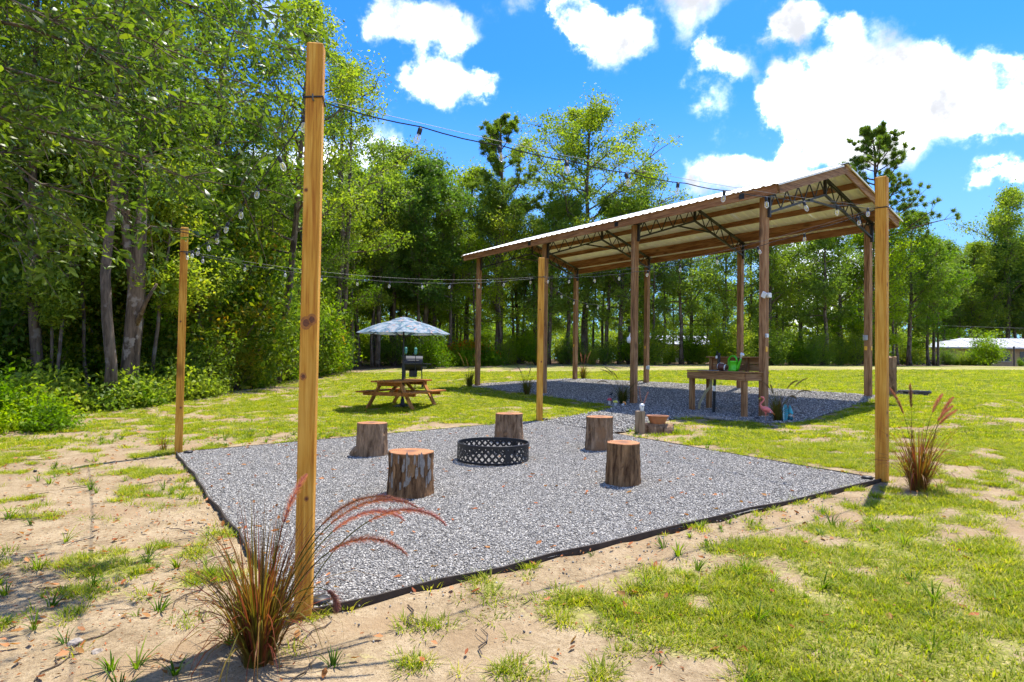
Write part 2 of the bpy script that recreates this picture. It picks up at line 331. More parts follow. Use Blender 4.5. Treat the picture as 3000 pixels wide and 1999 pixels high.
# ------------------------------------------------------------------ setting: ground, gravel
PAD = np.array([(-1.179, 3.625), (4.031, 6.979), (.546, 12.393), (-4.664, 9.039)])
FLOOR = np.array([(-1.75, 22.55), (-.35, 20.6), (.75, 19.0), (1.6, 17.4), (2.25, 16.3), (2.45, 15.5), (2.1, 14.6), (1.5, 13.6), (.95, 12.85), (.62, 12.36), (1.6, 10.72), (2.02, 10.95), (2.45, 11.9), (3.25, 12.85), (3.75, 13.2), (4.2, 12.75), (4.85, 12.3), (5.6, 12.4), (6.3, 13.2), (7.05, 13.85), (8.2, 15.0), (9.3, 15.9), (8.95, 16.75), (7.0, 19.45), (5.0, 22.3), (2.9, 25.2), (2.4, 25.7), (1.2, 24.9), (-.6, 23.7)])
def inpoly(P, x, y):
    x = np.asarray(x, float); y = np.asarray(y, float); r = np.zeros(x.shape, bool); n = len(P)
    for i in range(n):
        (x1, y1), (x2, y2) = P[i], P[(i + 1) % n]
        c = ((y1 > y) != (y2 > y)) & (x < (x2 - x1) * (y - y1) / (y2 - y1 + 1e-12) + x1); r ^= c
    return r
def dpoly(P, x, y):
    d = np.full(np.shape(x), 1e9); n = len(P)
    for i in range(n):
        a = P[i]; b = P[(i + 1) % n]; e = b - a; t = np.clip(((x - a[0]) * e[0] + (y - a[1]) * e[1]) / (e @ e), 0, 1)
        d = np.minimum(d, np.hypot(x - a[0] - t * e[0], y - a[1] - t * e[1]))
    return d
WOODX = ([0, 6, 10, 12, 14.2, 15.2, 20, 27, 34, 37, 41, 43], [-9.5, -9.8, -10.2, -10.4, -10.6, -9.6, -9.0, -9.2, -9.0, -8.2, -5, 0])
def wood_mask(x, y):
    xe = np.interp(y, *WOODX); fy = np.interp(x, [-6, 0, 12, 24, 34, 44], [42, 44, 43, 44, 50, 66])
    return np.maximum(sst(1.0, -1.0, x - xe) * (y > -5), sst(-1.2, 1.0, y - fy))
def grass_density(x, y):
    n = fbm(x, y, .55, 3, 4); n2 = fbm(x, y, 2.6, 11, 3); n3 = fbm(x, y, .16, 21, 3)
    near = sst(-.9, 1.5, x - .30 * (y - 3.5))                               # bare sand by the wood, lawn to the other side
    dpd = dpoly(PAD, x, y); edge = sst(.1, .75, dpd)
    base = -.03 + .63 * near * edge
    back = sst(9.4, 11.8, y - .25 * (x + 4.6)) * sst(-9.2, -5.0, x + .0 * y)     # lawn round the picnic table
    base = np.maximum(base, .60 * back)
    base = np.where((y < 3.4) & (x < .7), base * .65, base)
    dfl = dpoly(FLOOR, x, y); base = base * (.5 + .5 * sst(.0, .7, dfl))
    bare = np.exp(-(((x - 4.1) / 1.7) ** 2 + ((y - 11.75) / .55) ** 2))
    far = sst(14, 24, np.hypot(x, y))
    base = base * (1 - .75 * bare); base = base + far * .22 * (near > .5)
    streak = np.exp(-((y - 27 - .05 * x) / 2.5) ** 2) * sst(12, 18, x)
    d = base + (n - .5) * 1.2 + (n2 - .5) * 1.7 + (fbm(x, y, 6.5, 17, 2) - .5) * 1.7 - .35 * streak * (n > .45)
    d = d * (1 - sst(.2, .8, wood_mask(x, y)))
    return np.clip(d, 0, 1), n3
xs = np.concatenate([-np.geomspace(16, 500, 22)[::-1], np.arange(-15.8, 16, .16), np.geomspace(16.2, 600, 34)])
ys = np.concatenate([-np.geomspace(2, 300, 12)[::-1], np.arange(-1.8, 30, .16), np.geomspace(30.3, 900, 40)])
X, Y = np.meshgrid(xs, ys, indexing='ij'); Z = gz(X, Y)
nearw = (1 - sst(14, 22, np.hypot(X, Y)))
Z = Z + nearw * ((fbm(X, Y, 1.6, 31, 3) - .5) * .05) * sst(.05, .5, np.minimum(dpoly(PAD, X, Y), dpoly(FLOOR, X, Y)))
Z = np.where(inpoly(PAD, X, Y) | inpoly(FLOOR, X, Y), Z - .03, Z)
D, D3 = grass_density(X, Y)
LIT = np.clip(wood_mask(X, Y) + .0, 0, 1)
nx, ny = X.shape; I = np.arange(nx * ny).reshape(nx, ny)
F = np.stack([I[:-1, :-1], I[1:, :-1], I[1:, 1:], I[:-1, 1:]], -1).reshape(-1, 4)
m, nt, b = newmat('sandy_lawn')
tg = nd(nt, 'ShaderNodeNewGeometry'); pv = tg.outputs['Position']
ag = nd(nt, 'ShaderNodeAttribute', attribute_name='grass'); al = nd(nt, 'ShaderNodeAttribute', attribute_name='litter'); a3 = nd(nt, 'ShaderNodeAttribute', attribute_name='turf')
n1 = noise(nt, pv, 3.0, 6, .6); n2 = noise(nt, pv, 28, 4, .6); n3 = noise(nt, pv, 110, 3, .6)
sand = ramp(nt, math_(nt, 'ADD', math_(nt, 'MULTIPLY', n1, .55), math_(nt, 'MULTIPLY', n2, .45)), [(.34, (.185, .13, .07)), (.50, (.315, .235, .135)), (.66, (.42, .325, .20))])
sand = mixc(nt, smooth(nt, n3, .56, .68), sand, (.15, .095, .05))
sand = mixc(nt, smooth(nt, noise(nt, pv, 1.1, 4), .5, .68), sand, (.29, .20, .11))
gr = ramp(nt, math_(nt, 'ADD', math_(nt, 'MULTIPLY', n2, .5), math_(nt, 'MULTIPLY', noise(nt, pv, .35, 4), .5)), [(.40, (.165, .19, .034)), (.50, (.255, .25, .06)), (.60, (.38, .32, .15))])
gm = smooth(nt, math_(nt, 'ADD', ag.outputs['Fac'], math_(nt, 'MULTIPLY', math_(nt, 'SUBTRACT', n2, .5), .9)), .30, .62)
thatch = ramp(nt, n2, [(.36, (.16, .16, .035)), (.52, (.26, .245, .06)), (.66, (.38, .32, .13))])
gr = mixc(nt, a3.outputs['Fac'], thatch, gr)
c = mixc(nt, gm, sand, gr)
lit = ramp(nt, n2, [(.35, (.045, .030, .018)), (.55, (.12, .075, .042)), (.7, (.20, .12, .07))])
c = mixc(nt, smooth(nt, math_(nt, 'ADD', al.outputs['Fac'], math_(nt, 'MULTIPLY', math_(nt, 'SUBTRACT', n1, .5), .8)), .25, .75), c, lit)
nt.links.new(c, b.inputs['Base Color']); b.inputs['Roughness'].default_value = .95; b.inputs['Specular IOR Level'].default_value = .1
bump(nt, b, math_(nt, 'ADD', math_(nt, 'MULTIPLY', n2, 1.0), math_(nt, 'MULTIPLY', n3, .5)), .03, .7)
me = np_mesh('ground', np.stack([X, Y, Z], -1).reshape(-1, 3), F, m, True, dict(grass=D.ravel(), litter=LIT.ravel(), turf=sst(9, 24, np.hypot(X, Y)).ravel()))
tag(link('ground', me), kind='structure')

# gravel beds
m, nt, b = newmat('gravel_bed'); tg = nd(nt, 'ShaderNodeNewGeometry'); pv = tg.outputs['Position']
vo = nd(nt, 'ShaderNodeTexVoronoi', i_Scale=46.0); nt.links.new(pv, vo.inputs['Vector'])
sp = nd(nt, 'ShaderNodeSeparateColor'); nt.links.new(vo.outputs['Color'], sp.inputs[0])
GST = [(.0, (.06, .055, .047)), (.25, (.14, .13, .113)), (.6, (.25, .234, .204)), (.88, (.375, .352, .306)), (1, (.60, .56, .48))]
c = ramp(nt, sp.outputs[0], GST); c = mixc(nt, smooth(nt, vo.outputs['Distance'], .5, .8), c, (.10, .095, .088))
nt.links.new(c, b.inputs['Base Color']); b.inputs['Roughness'].default_value = .9; bump(nt, b, vo.outputs['Distance'], -.02, .9); M['gravel'] = m
def sheet(name, P, dz, step=.35):
    import bmesh
    bm = bmesh.new(); vs = [bm.verts.new((x, y, 0)) for x, y in P]; bm.faces.new(vs)
    for ax in (0, 1):
        lo, hi = P[:, ax].min(), P[:, ax].max(); t = lo + step
        while t < hi:
            co = [0, 0, 0]; no = [0, 0, 0]; co[ax] = t; no[ax] = 1
            bmesh.ops.bisect_plane(bm, geom=bm.verts[:] + bm.edges[:] + bm.faces[:], plane_co=co, plane_no=no); t += step
    for v in bm.verts: v.co.z = g1(v.co.x, v.co.y) + dz
    bmesh.ops.recalc_face_normals(bm, faces=bm.faces)
    me = bpy.data.meshes.new(name); bm.to_mesh(me); bm.free()
    if me.polygons[0].normal.z < 0: me.flip_normals()
    me.materials.append(M['gravel']); return tag(link(name, me), kind='structure')
sheet('gravel_pad', PAD, .012); sheet('gravel_floor', FLOOR, .006)

def scatter(name, P, rot, scl, idx, protos, label=None, cat=None):
    cl = bpy.data.collections.new(name + '_pieces')
    for i, o in enumerate(protos): cl.objects.link(o)
    me = bpy.data.meshes.new(name); me.vertices.add(len(P)); me.vertices.foreach_set('co', np.asarray(P, np.float32).ravel())
    a = me.attributes.new('rot', 'FLOAT_VECTOR', 'POINT'); a.data.foreach_set('vector', np.asarray(rot, np.float32).ravel())
    a = me.attributes.new('scl', 'FLOAT', 'POINT'); a.data.foreach_set('value', np.asarray(scl, np.float32))
    a = me.attributes.new('idx', 'INT', 'POINT'); a.data.foreach_set('value', np.asarray(idx, np.int32))
    g = bpy.data.node_groups.new(name + '_scatter', 'GeometryNodeTree')
    g.interface.new_socket('Geometry', in_out='INPUT', socket_type='NodeSocketGeometry'); g.interface.new_socket('Geometry', in_out='OUTPUT', socket_type='NodeSocketGeometry')
    gi = g.nodes.new('NodeGroupInput'); go = g.nodes.new('NodeGroupOutput'); ip = g.nodes.new('GeometryNodeInstanceOnPoints'); ci = g.nodes.new('GeometryNodeCollectionInfo')
    ci.inputs['Collection'].default_value = cl; ci.inputs['Separate Children'].default_value = True; ci.inputs['Reset Children'].default_value = True
    def na(n, t):
        q = g.nodes.new('GeometryNodeInputNamedAttribute'); q.data_type = t; q.inputs[0].default_value = n; return q.outputs['Attribute']
    L = g.links.new
    L(gi.outputs[0], ip.inputs['Points']); L(ci.outputs[0], ip.inputs['Instance']); ip.inputs['Pick Instance'].default_value = True
    L(na('idx', 'INT'), ip.inputs['Instance Index']); L(na('rot', 'FLOAT_VECTOR'), ip.inputs['Rotation']); L(na('scl', 'FLOAT'), ip.inputs['Scale']); L(ip.outputs[0], go.inputs[0])
    o = link(name, me); md = o.modifiers.new('scatter', 'NODES'); md.node_group = g
    return tag(o, label, cat, kind='stuff')
def proto(name, me): return bpy.data.objects.new(name, me)

# loose stones
m, nt, b = newmat('gravel_stone'); oi = nd(nt, 'ShaderNodeObjectInfo')
c = ramp(nt, oi.outputs['Random'], GST); nt.links.new(c, b.inputs['Base Color']); b.inputs['Roughness'].default_value = .8; M['stone'] = m
stones = []
for k in range(6):
    r = np.random.default_rng(50 + k); ph = (1 + 5 ** .5) / 2
    iv = np.array([(-1, ph, 0), (1, ph, 0), (-1, -ph, 0), (1, -ph, 0), (0, -1, ph), (0, 1, ph), (0, -1, -ph), (0, 1, -ph), (ph, 0, -1), (ph, 0, 1), (-ph, 0, -1), (-ph, 0, 1)]) / 1.9
    iv = iv * (.75 + .5 * r.random((12, 1))) * np.array([1, .75, .55]) * .5
    fc = [(0, 11, 5), (0, 5, 1), (0, 1, 7), (0, 7, 10), (0, 10, 11), (1, 5, 9), (5, 11, 4), (11, 10, 2), (10, 7, 6), (7, 1, 8), (3, 9, 4), (3, 4, 2), (3, 2, 6), (3, 6, 8), (3, 8, 9), (4, 9, 5), (2, 4, 11), (6, 2, 10), (8, 6, 7), (9, 8, 1)]
    stones.append(proto('stone', np_mesh('stone', iv, np.array(fc), M['stone'])))
def spread(P, dens, margin=0, seed=1):
    r = np.random.default_rng(seed); lo = P.min(0); hi = P.max(0); n = int((hi - lo).prod() * dens)
    q = r.random((n, 2)) * (hi - lo) + lo; k = inpoly(P, q[:, 0], q[:, 1])
    if margin: k &= dpoly(P, q[:, 0], q[:, 1]) > margin
    return q[k], r
q1, r = spread(PAD, 6800, .02, 61); kk = r.random(len(q1)) < np.clip(7.0 / np.hypot(q1[:, 0], q1[:, 1]), .35, 1); q1 = q1[kk]
q2, r = spread(FLOOR, 800, .0, 62); q2 += r.normal(0, .05, q2.shape)
q = np.vstack([q1, q2]); nq = len(q); sz = np.where(np.arange(nq) < len(q1), r.uniform(.010, .022, nq), r.uniform(.024, .042, nq))
z = gz(q[:, 0], q[:, 1]) + .012 + sz * .1
scatter('gravel', np.column_stack([q, z]), r.uniform(0, 6.28, (nq, 3)) * np.array([.12, .12, 1]), sz, r.integers(0, 6, nq), stones, 'loose grey crushed stone covering pad and shelter floor', 'gravel')
# stones kicked out on the sand
r = np.random.default_rng(63); t = r.random(800); e = r.integers(0, 2, 800)
A = np.where(e[:, None] == 0, PAD[0], PAD[0]); B = np.where(e[:, None] == 0, PAD[1], PAD[3]); q = A + (B - A) * t[:, None]
nrm = np.where(e[:, None] == 0, np.array([.541, -.841]), np.array([-.841, -.541])); q = q + nrm * (.05 + r.exponential(.3, 800))[:, None] + r.normal(0, .15, (800, 2))
k = ~inpoly(PAD, q[:, 0], q[:, 1]) & (q[:, 1] > 1); q = q[k]; nq = len(q)
scatter('stray_gravel', np.column_stack([q, gz(q[:, 0], q[:, 1]) + .006]), r.uniform(0, 6.28, (nq, 3)), r.uniform(.007, .02, nq), r.integers(0, 6, nq), stones, 'stray grey stones scattered on the sand beside the edging', 'gravel')

# lawn tufts
def blades(n, hmin, hmax, spreadr, lean, wd, seed, segs=2):
    r = np.random.default_rng(seed); V = []; F = []; A = []
    for i in range(n):
        a = r.uniform(0, 6.28); rad = spreadr * math.sqrt(r.random()); h = r.uniform(hmin, hmax); ln = r.uniform(.2, 1) * lean * h; d = np.array([math.cos(a), math.sin(a), 0]); sd = np.array([-d[1], d[0], 0]) * wd / 2
        b0 = d * rad; k = len(V); rn = r.random()
        for j in range(segs):
            t = j / segs; p = b0 + d * ln * t ** 1.6 + np.array([0, 0, h * t * (1 - .25 * t)]); ww = 1 - .45 * t; V += [p - sd * ww, p + sd * ww]; A += [rn, rn]
        V.append(b0 + d * ln + np.array([0, 0, h * .75])); A.append(rn)
        for j in range(segs - 1): a0 = k + 2 * j; F += [(a0, a0 + 1, a0 + 3), (a0, a0 + 3, a0 + 2)]
        a0 = k + 2 * (segs - 1); F.append((a0, a0 + 1, a0 + 2))
    return np.array(V), np.array(F), np.array(A)
tufts = []
for k in range(5):
    V, F, A = blades(17, .02, .062, .065, 1.6, .0065, 70 + k); tufts.append(proto('tuft', np_mesh('tuft', V, F, M['grass'], False, dict(rnd=np.clip(A * .8 + .05 * k, 0, 1)))))
bigt = []
for k in range(4):
    V, F, A = blades(34, .03, .075, .16, 1.4, .013, 80 + k); bigt.append(proto('tuft', np_mesh('tuft', V, F, M['grass'], False, dict(rnd=np.clip(A * .8 + .05 * k, 0, 1)))))
weedp = []
for k in range(4):
    V, F, A = blades(15, .07, .17, .025, 1.15, .011, 90 + k, 3); weedp.append(proto('weed', np_mesh('weed', V, F, M['weed'], False, dict(rnd=A))))
def field(x0, x1, y0, y1, dens, seed, thr=.42, pw=1.0):
    r = np.random.default_rng(seed); n = int((x1 - x0) * (y1 - y0) * dens); x = r.uniform(x0, x1, n); y = r.uniform(y0, y1, n)
    k = (np.abs(x) < .86 * y + 1.2) & ~inpoly(PAD, x, y) & ~inpoly(FLOOR, x, y); x = x[k]; y = y[k]
    d, _ = grass_density(x, y); d = d + (fbm(x, y, 5, 5, 2) - .5) * .8
    k = r.random(len(x)) < sst(thr - .15, thr + .25, d) ** pw; return x[k], y[k], r
x, y, r = field(-8, 9, 2, 9.5, 1000, 101); n = len(x)
scatter('lawn_grass', np.column_stack([x, y, gz(x, y) - .004]), np.column_stack([r.normal(0, .12, (n, 2)), r.uniform(0, 6.28, n)]), r.uniform(.55, 1.15, n), r.integers(0, 5, n), tufts, 'patchy yellow green lawn grass growing in the sand', 'grass')
x, y, r = field(-10, 16, 9.5, 18, 260, 102); n = len(x)
x2, y2, r = field(-10, 26, 18, 32, 60, 103); x = np.concatenate([x, x2]); y = np.concatenate([y, y2]); s = np.concatenate([r.uniform(.55, 1.0, n), r.uniform(.8, 1.4, len(x2))]); n = len(x)
scatter('meadow_grass', np.column_stack([x, y, gz(x, y) - .006]), np.column_stack([r.normal(0, .1, (n, 2)), r.uniform(0, 6.28, n)]), s, r.integers(0, 4, n), bigt, 'lawn grass round the picnic table and shelter', 'grass')
r = np.random.default_rng(104); n = 900; x = r.uniform(-8, 3, n); y = r.uniform(2.4, 11, n); dn = fbm(x, y, .9, 44, 3)
k = (r.random(n) < sst(.42, .62, dn)) & ~inpoly(PAD, x, y) & (x > -1.15 * y) & (wood_mask(x, y) < .3); x = x[k]; y = y[k]; n = len(x)
scatter('weeds', np.column_stack([x, y, gz(x, y) - .004]), np.column_stack([r.normal(0, .15, (n, 2)), r.uniform(0, 6.28, n)]), r.uniform(.35, 1.0, n), r.integers(0, 4, n), weedp, 'small weeds sprouting from the bare sand', 'weed')
# fallen leaves
lv = []
for k in range(3):
    r = np.random.default_rng(120 + k); L = .5; Wd = .17 + .05 * k
    V = np.array([(-L, 0, 0), (-.15, -Wd, .08 + .05 * k), (.25, -Wd * .7, .05), (L, 0, .12), (.25, Wd * .7, .10), (-.15, Wd, .03), (0, 0, -.04)])
    F = np.array([(0, 1, 6), (1, 2, 6), (2, 3, 6), (3, 4, 6), (4, 5, 6), (5, 0, 6)]); lv.append(proto('dead_leaf', np_mesh('dead_leaf', V, F, M['deadleaf'], False, dict(rnd=np.full(7, .2 + .35 * k)))))
r = np.random.default_rng(125); n = 2600; y = 2.2 + 13 * r.random(n) ** 1.3; x = r.uniform(-.82, .75, n) * y
k = r.random(n) < np.where(x < -2, .9, np.where(inpoly(PAD, x, y), .42, .25)); x = x[k]; y = y[k]; n = len(x)
scatter('fallen_leaves', np.column_stack([x, y, gz(x, y) + .02]), np.column_stack([r.normal(0, .3, (n, 2)), r.uniform(0, 6.28, n)]), r.uniform(.025, .075, n), r.integers(0, 3, n), lv, 'dry brown leaves fallen on gravel and sand', 'leaves')
r = np.random.default_rng(126); n = 14000; y = 2.2 + 9 * r.random(n) ** 1.2; x = r.uniform(-.85, .5, n) * y; k = (r.random(n) < sst(.35, .65, fbm(x, y, 1.2, 66, 3)) * np.where(x < -1, 1, .9)) & ~inpoly(PAD, x, y); x = x[k]; y = y[k]; n = len(x)
scatter('leaf_litter', np.column_stack([x, y, gz(x, y) + .012]), np.column_stack([r.normal(0, .3, (n, 2)), r.uniform(0, 6.28, n)]), r.uniform(.008, .028, n), r.integers(0, 2, n), [proto('crumb', q.data) for q in lv[:2]], 'small crumbs of dead leaf and bark strewn on the sand', 'litter')
# twigs lying about
tw = []
for k in range(3):
    b_ = MB(); r = np.random.default_rng(130 + k); P = [(-.5 + j / 4, .06 * r.normal(), .01) for j in range(5)]; b_.tube(P, [.012, .014, .014, .01, .005], 5)
    if k: b_.tube([(0, 0, .01), (.18, .14 * (1 if k == 1 else -1), .02), (.3, .2 * (1 if k == 1 else -1), .01)], [.009, .006, .003], 4)
    tw.append(proto('twig', b_.mesh('twig', M['trunk'])))
r = np.random.default_rng(131); n = 170; y = 2.3 + 10 * r.random(n); x = r.uniform(-.8, .1, n) * y; k = ~inpoly(PAD, x, y); x = x[k]; y = y[k]; n = len(x)
scatter('fallen_twigs', np.column_stack([x, y, gz(x, y) + .008]), np.column_stack([np.zeros((n, 2)), r.uniform(0, 6.28, n)]), r.uniform(.08, .38, n), r.integers(0, 3, n), tw, 'thin dead twigs lying on the sand', 'twigs')
# ------------------------------------------------------------------ open shelter (local x along the ridge, y across, z up)
S_, W_, H_ = 3.66, 4.487, 4.782
BO = (-1.177, 22.342); BA = -.9445
def bw(s, w_): return (BO[0] + .58614 * s + .81021 * w_, BO[1] - .81021 * s + .58614 * w_)
barn = thing('open_shelter', 'open timber pole shelter with white sheet metal gable roof over gravel', 'shelter', (BO[0], BO[1], 0), BA)
s0, s1, oh = -.42, 11.55, .42; SL = 1 / 3; RZ = H_ + 1.0        # roof surface at the ridge
def rz_(w_): return RZ - abs(w_ - W_ / 2) * SL
for i in range(4):
    for w_ in (0, W_):
        x, y = bw(i * S_, w_); z0 = g1(x, y) - .1
        MB().box((0, 0, (H_ - z0) / 2), (.145, .145, H_ - z0), None, .008).build('post', M['old_z'], barn, (i * S_, w_, z0))
# trusses
for i in range(4):
    t = MB(); x = i * S_ + (.10 if i else .10); ta = math.atan(SL)
    def top(w_): return H_ + .03 + (W_ / 2 - abs(w_ - W_ / 2)) * SL
    def bot(w_): return H_ - .33 + (W_ / 2 - abs(w_ - W_ / 2)) * SL * .98
    for sg in (0, 1):
        e = sg * W_; a0 = .02 if sg == 0 else W_ - .02
        for dx in (-.03, .03):
            t.beam((x + dx, a0, top(a0)), (x + dx, W_ / 2, top(W_ / 2)), .032, .032)
        t.beam((x, a0, bot(a0)), (x, W_ / 2, bot(W_ / 2)), .05, .045)
        n = 5
        for j in range(n):
            wa = W_ / 2 * (j / n) * (1 if sg == 0 else -1) + e; wb = W_ / 2 * ((j + .5) / n) * (1 if sg == 0 else -1) + e; wc = W_ / 2 * ((j + 1) / n) * (1 if sg == 0 else -1) + e
            t.beam((x, wa, bot(wa)), (x, wb, top(wb)), .02, .02); t.beam((x, wb, top(wb)), (x, wc, bot(wc)), .02, .02)
        t.beam((x, a0, bot(a0) - .1), (x, a0, top(a0) + .02), .07, .05, (0, 1, 0))
    t.beam((x, W_ / 2, bot(W_ / 2)), (x, W_ / 2, top(W_ / 2)), .06, .05, (0, 1, 0))
    wj = 1.5; t.beam((x + .035, wj, bot(wj)), (x + .035, W_ - wj, bot(wj)), .03, .04)
    for w_ in (.0, W_): t.box((x - .02, w_, H_ + .02), (.16, .17, .035))
    t.build('truss', M['truss'], barn)
# purlins and eave boards
def long_board(name, w_, ztop, wd=.04, ht=.14):
    q = MB(); q.box(((s0 + s1) / 2, w_, ztop - ht / 2), (s1 - s0 - .08, wd, ht)); return q.build(name, M['old_x'], barn)
for fr in (.27, .52, .76):
    for sg in (-1, 1): w_ = W_ / 2 + sg * fr * (W_ / 2 + oh); long_board('purlin', w_, rz_(w_) - .02)
for sg in (-1, 1): long_board('purlin', W_ / 2 + sg * .05, rz_(W_ / 2 + .05) - .02)
for w_ in (-oh + .03, W_ + oh - .03): long_board('eave_board', w_, rz_(w_) - .012, .042, .185)
for w_ in (0, W_): long_board('wall_beam', w_ + (.0), rz_(w_) - .03, .04, .14)
for s_ in (s0 + .02, s1 - .02):
    for sg in (-1, 1):
        q = MB(); wa = W_ / 2 + sg * .004; wb = W_ / 2 + sg * (W_ / 2 + oh - .055); q.beam((s_, wa, rz_(wa) - .108), (s_, wb, rz_(wb) - .108), .04, .20); q.build('rake_board', M['old_y'], barn)
# sheet metal panels, ribs running down the slope
NP = 13; pw = (s1 - s0 + .10) / NP
prof = []; 
for k in range(4):
    c = (k + .5) * pw / 4; prof += [(c - .055, 0), (c - .018, .020), (c + .018, .020), (c + .055, 0)]
prof = [(0, 0)] + prof + [(pw, 0)]
for sg in (-1, 1):
    V = []; Fq = []; L = W_ / 2 + oh + .05
    for (px, pz) in prof: V += [(px, 0, pz), (px, sg * L, pz - L * SL)]
    n = len(prof)
    for k in range(n - 1): Fq.append((2 * k, 2 * k + 2, 2 * k + 3, 2 * k + 1) if sg < 0 else (2 * k + 1, 2 * k + 3, 2 * k + 2, 2 * k))
    pm = MB().add(V, Fq).mesh('roof_panel', M['roof'])
    for k in range(NP): link('roof_panel', pm, barn, (s0 - .05 + k * pw, W_ / 2, RZ + (k % 2) * .0015))
q = MB(); hb = .16
q.add([(s0 - .06, W_ / 2 - hb, RZ + .026 - hb * SL), (s0 - .06, W_ / 2, RZ + .034), (s0 - .06, W_ / 2 + hb, RZ + .026 - hb * SL), (s1 + .06, W_ / 2 - hb, RZ + .026 - hb * SL), (s1 + .06, W_ / 2, RZ + .034), (s1 + .06, W_ / 2 + hb, RZ + .026 - hb * SL)], [(0, 1, 4, 3), (1, 2, 5, 4)]); q.build('ridge_cap', M['ridge'], barn)
for s_ in (s0 - .045, s1 + .045):
    for sg in (-1, 1):
        q = MB(); wb = W_ / 2 + sg * (W_ / 2 + oh + .04); q.beam((s_, W_ / 2 + sg * .17, rz_(W_ / 2 + .17) - .022), (s_, wb, rz_(wb) - .022), .02, .03); q.build('rake_trim', M['roof'], barn)
for i in (1, 2, 3):
    MB().box((i * S_ - .26, -oh + .004, rz_(-oh) - .10), (.12, .012, .11)).build('splice_plate', M['black'], barn)

# fixtures on the shelter posts
def face(i, w_, z, dx=0, dy=0): x, y = bw(i * S_ + dx, w_ + dy); return (x, y, z)
def small_box(name, label, cat, loc, size, mat, rz=BA, lidmat=None, group=None):
    t = thing(name, label, cat, loc, rz, group); MB().box((0, 0, 0), size, None, .008).build('housing', mat, t)
    if lidmat: MB().box((0, -size[1] / 2 - .006, 0), (size[0] * .6, .012, size[2] * .7), None, .004).build('cover', lidmat, t)
    return t
fl = thing('flood_light', 'white flood light with angled lamp head on shelter post above the workbench', 'flood light', face(3, 0, 2.72, .0, .0), BA)
MB().box((.115, .0, 0), (.08, .09, .10), None, .01).build('junction_box', M['white'], fl)
MB().beam((.05, -.12, -.05), (.11, -.135, .06), .10, .04, (0, 1, 0), .01).build('lamp_head', M['white'], fl); MB().beam((.11, -.03, 0), (.07, -.14, .01), .03, .03).build('arm', M['greyp'], fl)
small_box('power_outlet', 'white outlet plate high on the workbench post', 'outlet', face(3, 0, 1.88, .09, -.03), (.05, .07, .08), M['white'], BA, M['greyp'])
small_box('reflector', 'amber reflector on the post beside the workbench', 'reflector', face(3, 0, 1.60, .082, -.02), (.02, .06, .11), M['yellow'])
small_box('reflector', 'amber reflector on shelter back post above the grey outlet box', 'reflector', face(1, W_, 1.77, .0, -.082), (.06, .02, .09), M['yellow'])
small_box('reflector', 'amber reflector on shelter back post by the dry ornamental grass', 'reflector', face(0, W_, 1.86, .0, -.082), (.06, .02, .09), M['yellow'])
small_box('reflector', 'amber reflector on shelter post by the old railway tie', 'reflector', face(3, W_, 1.71, -.02, -.082), (.07, .02, .10), M['yellow'], group='pair of amber reflectors')
small_box('reflector', 'amber reflector on shelter post by the old railway tie', 'reflector', face(3, W_, 1.71, .082, 0), (.02, .06, .10), M['yellow'], group='pair of amber reflectors')
small_box('outlet_box', 'grey outlet box low on shelter back post', 'outlet', face(1, W_, 1.08, .09, -.03), (.08, .12, .13), M['greyp'], BA, M['white'])
small_box('outlet_box', 'grey electrical box on shelter post by the old railway tie', 'outlet', face(3, W_, 1.97, -.02, -.10), (.10, .06, .13), M['greyp'], BA, M['greyp'])
pl = thing('wall_lantern', 'round white lamp hanging on the post with mushroom ornaments', 'lamp', face(2, 0, 1.86, -.11, -.06), BA)
MB().lathe([(.0, -.10), (.05, -.09), (.068, -.02), (.06, .05), (.02, .07)], 14).build('globe', M['white'], pl, sm=True); MB().beam((0, 0, .06), (.03, .02, .16), .05, .03).build('bracket', M['white'], pl)
small_box('security_camera', 'small black camera box on shelter post above the white lamp', 'camera', face(2, 0, 2.12, -.10, -.04), (.08, .08, .16), M['black'], BA, M['black'])

# ------------------------------------------------------------------ gravel edging and its four string-light posts
ed = thing('gravel_edging', 'dark rusted steel edging strip round the gravel square', 'edging')
for i in range(4):
    a = PAD[i]; b = PAD[(i + 1) % 4]; n = 14; q = MB(); wob_ = np.random.default_rng(140 + i).normal(0, .012, n + 1); wob_[0] = wob_[-1] = 0; hgt = .035 if i in (0, 3) else .02
    e = (b - a) / np.linalg.norm(b - a); nn = np.array([e[1], -e[0]]); stop = n if i != 1 else 12; st = 0
    prev = None; V = []; Fq = []
    for k in range(st, n + 1):
        if i == 1 and k > 12 - 0: break
        if i == 2 and k == 0: pass
        p = a + (b - a) * k / n + nn * wob_[k]; z = g1(*p)
        o_ = p + nn * .012; i_ = p - nn * .002
        V += [(*o_, z - .07), (*o_, z + hgt), (*i_, z + hgt), (*i_, z - .07)]
    m_ = len(V) // 4
    for k in range(m_ - 1):
        for j in range(4): Fq.append((4 * k + j, 4 * k + (j + 1) % 4, 4 * k + 4 + (j + 1) % 4, 4 * k + 4 + j))
    q.add(V, Fq + [(3, 2, 1, 0), tuple(range(4 * m_ - 4, 4 * m_))]).build('edging_strip', M['edging'], ed)
    for k in (3, 8):
        p = a + (b - a) * (k / n + .02) + nn * .02; MB().lathe([(.011, 0), (.011, .004), (.004, .006)], 8, (0, 0, 0)).build('bolt', M['wire'], ed, (*p, g1(*p) + .0)).rotation_euler = (R(90), 0, math.atan2(e[1], e[0]))
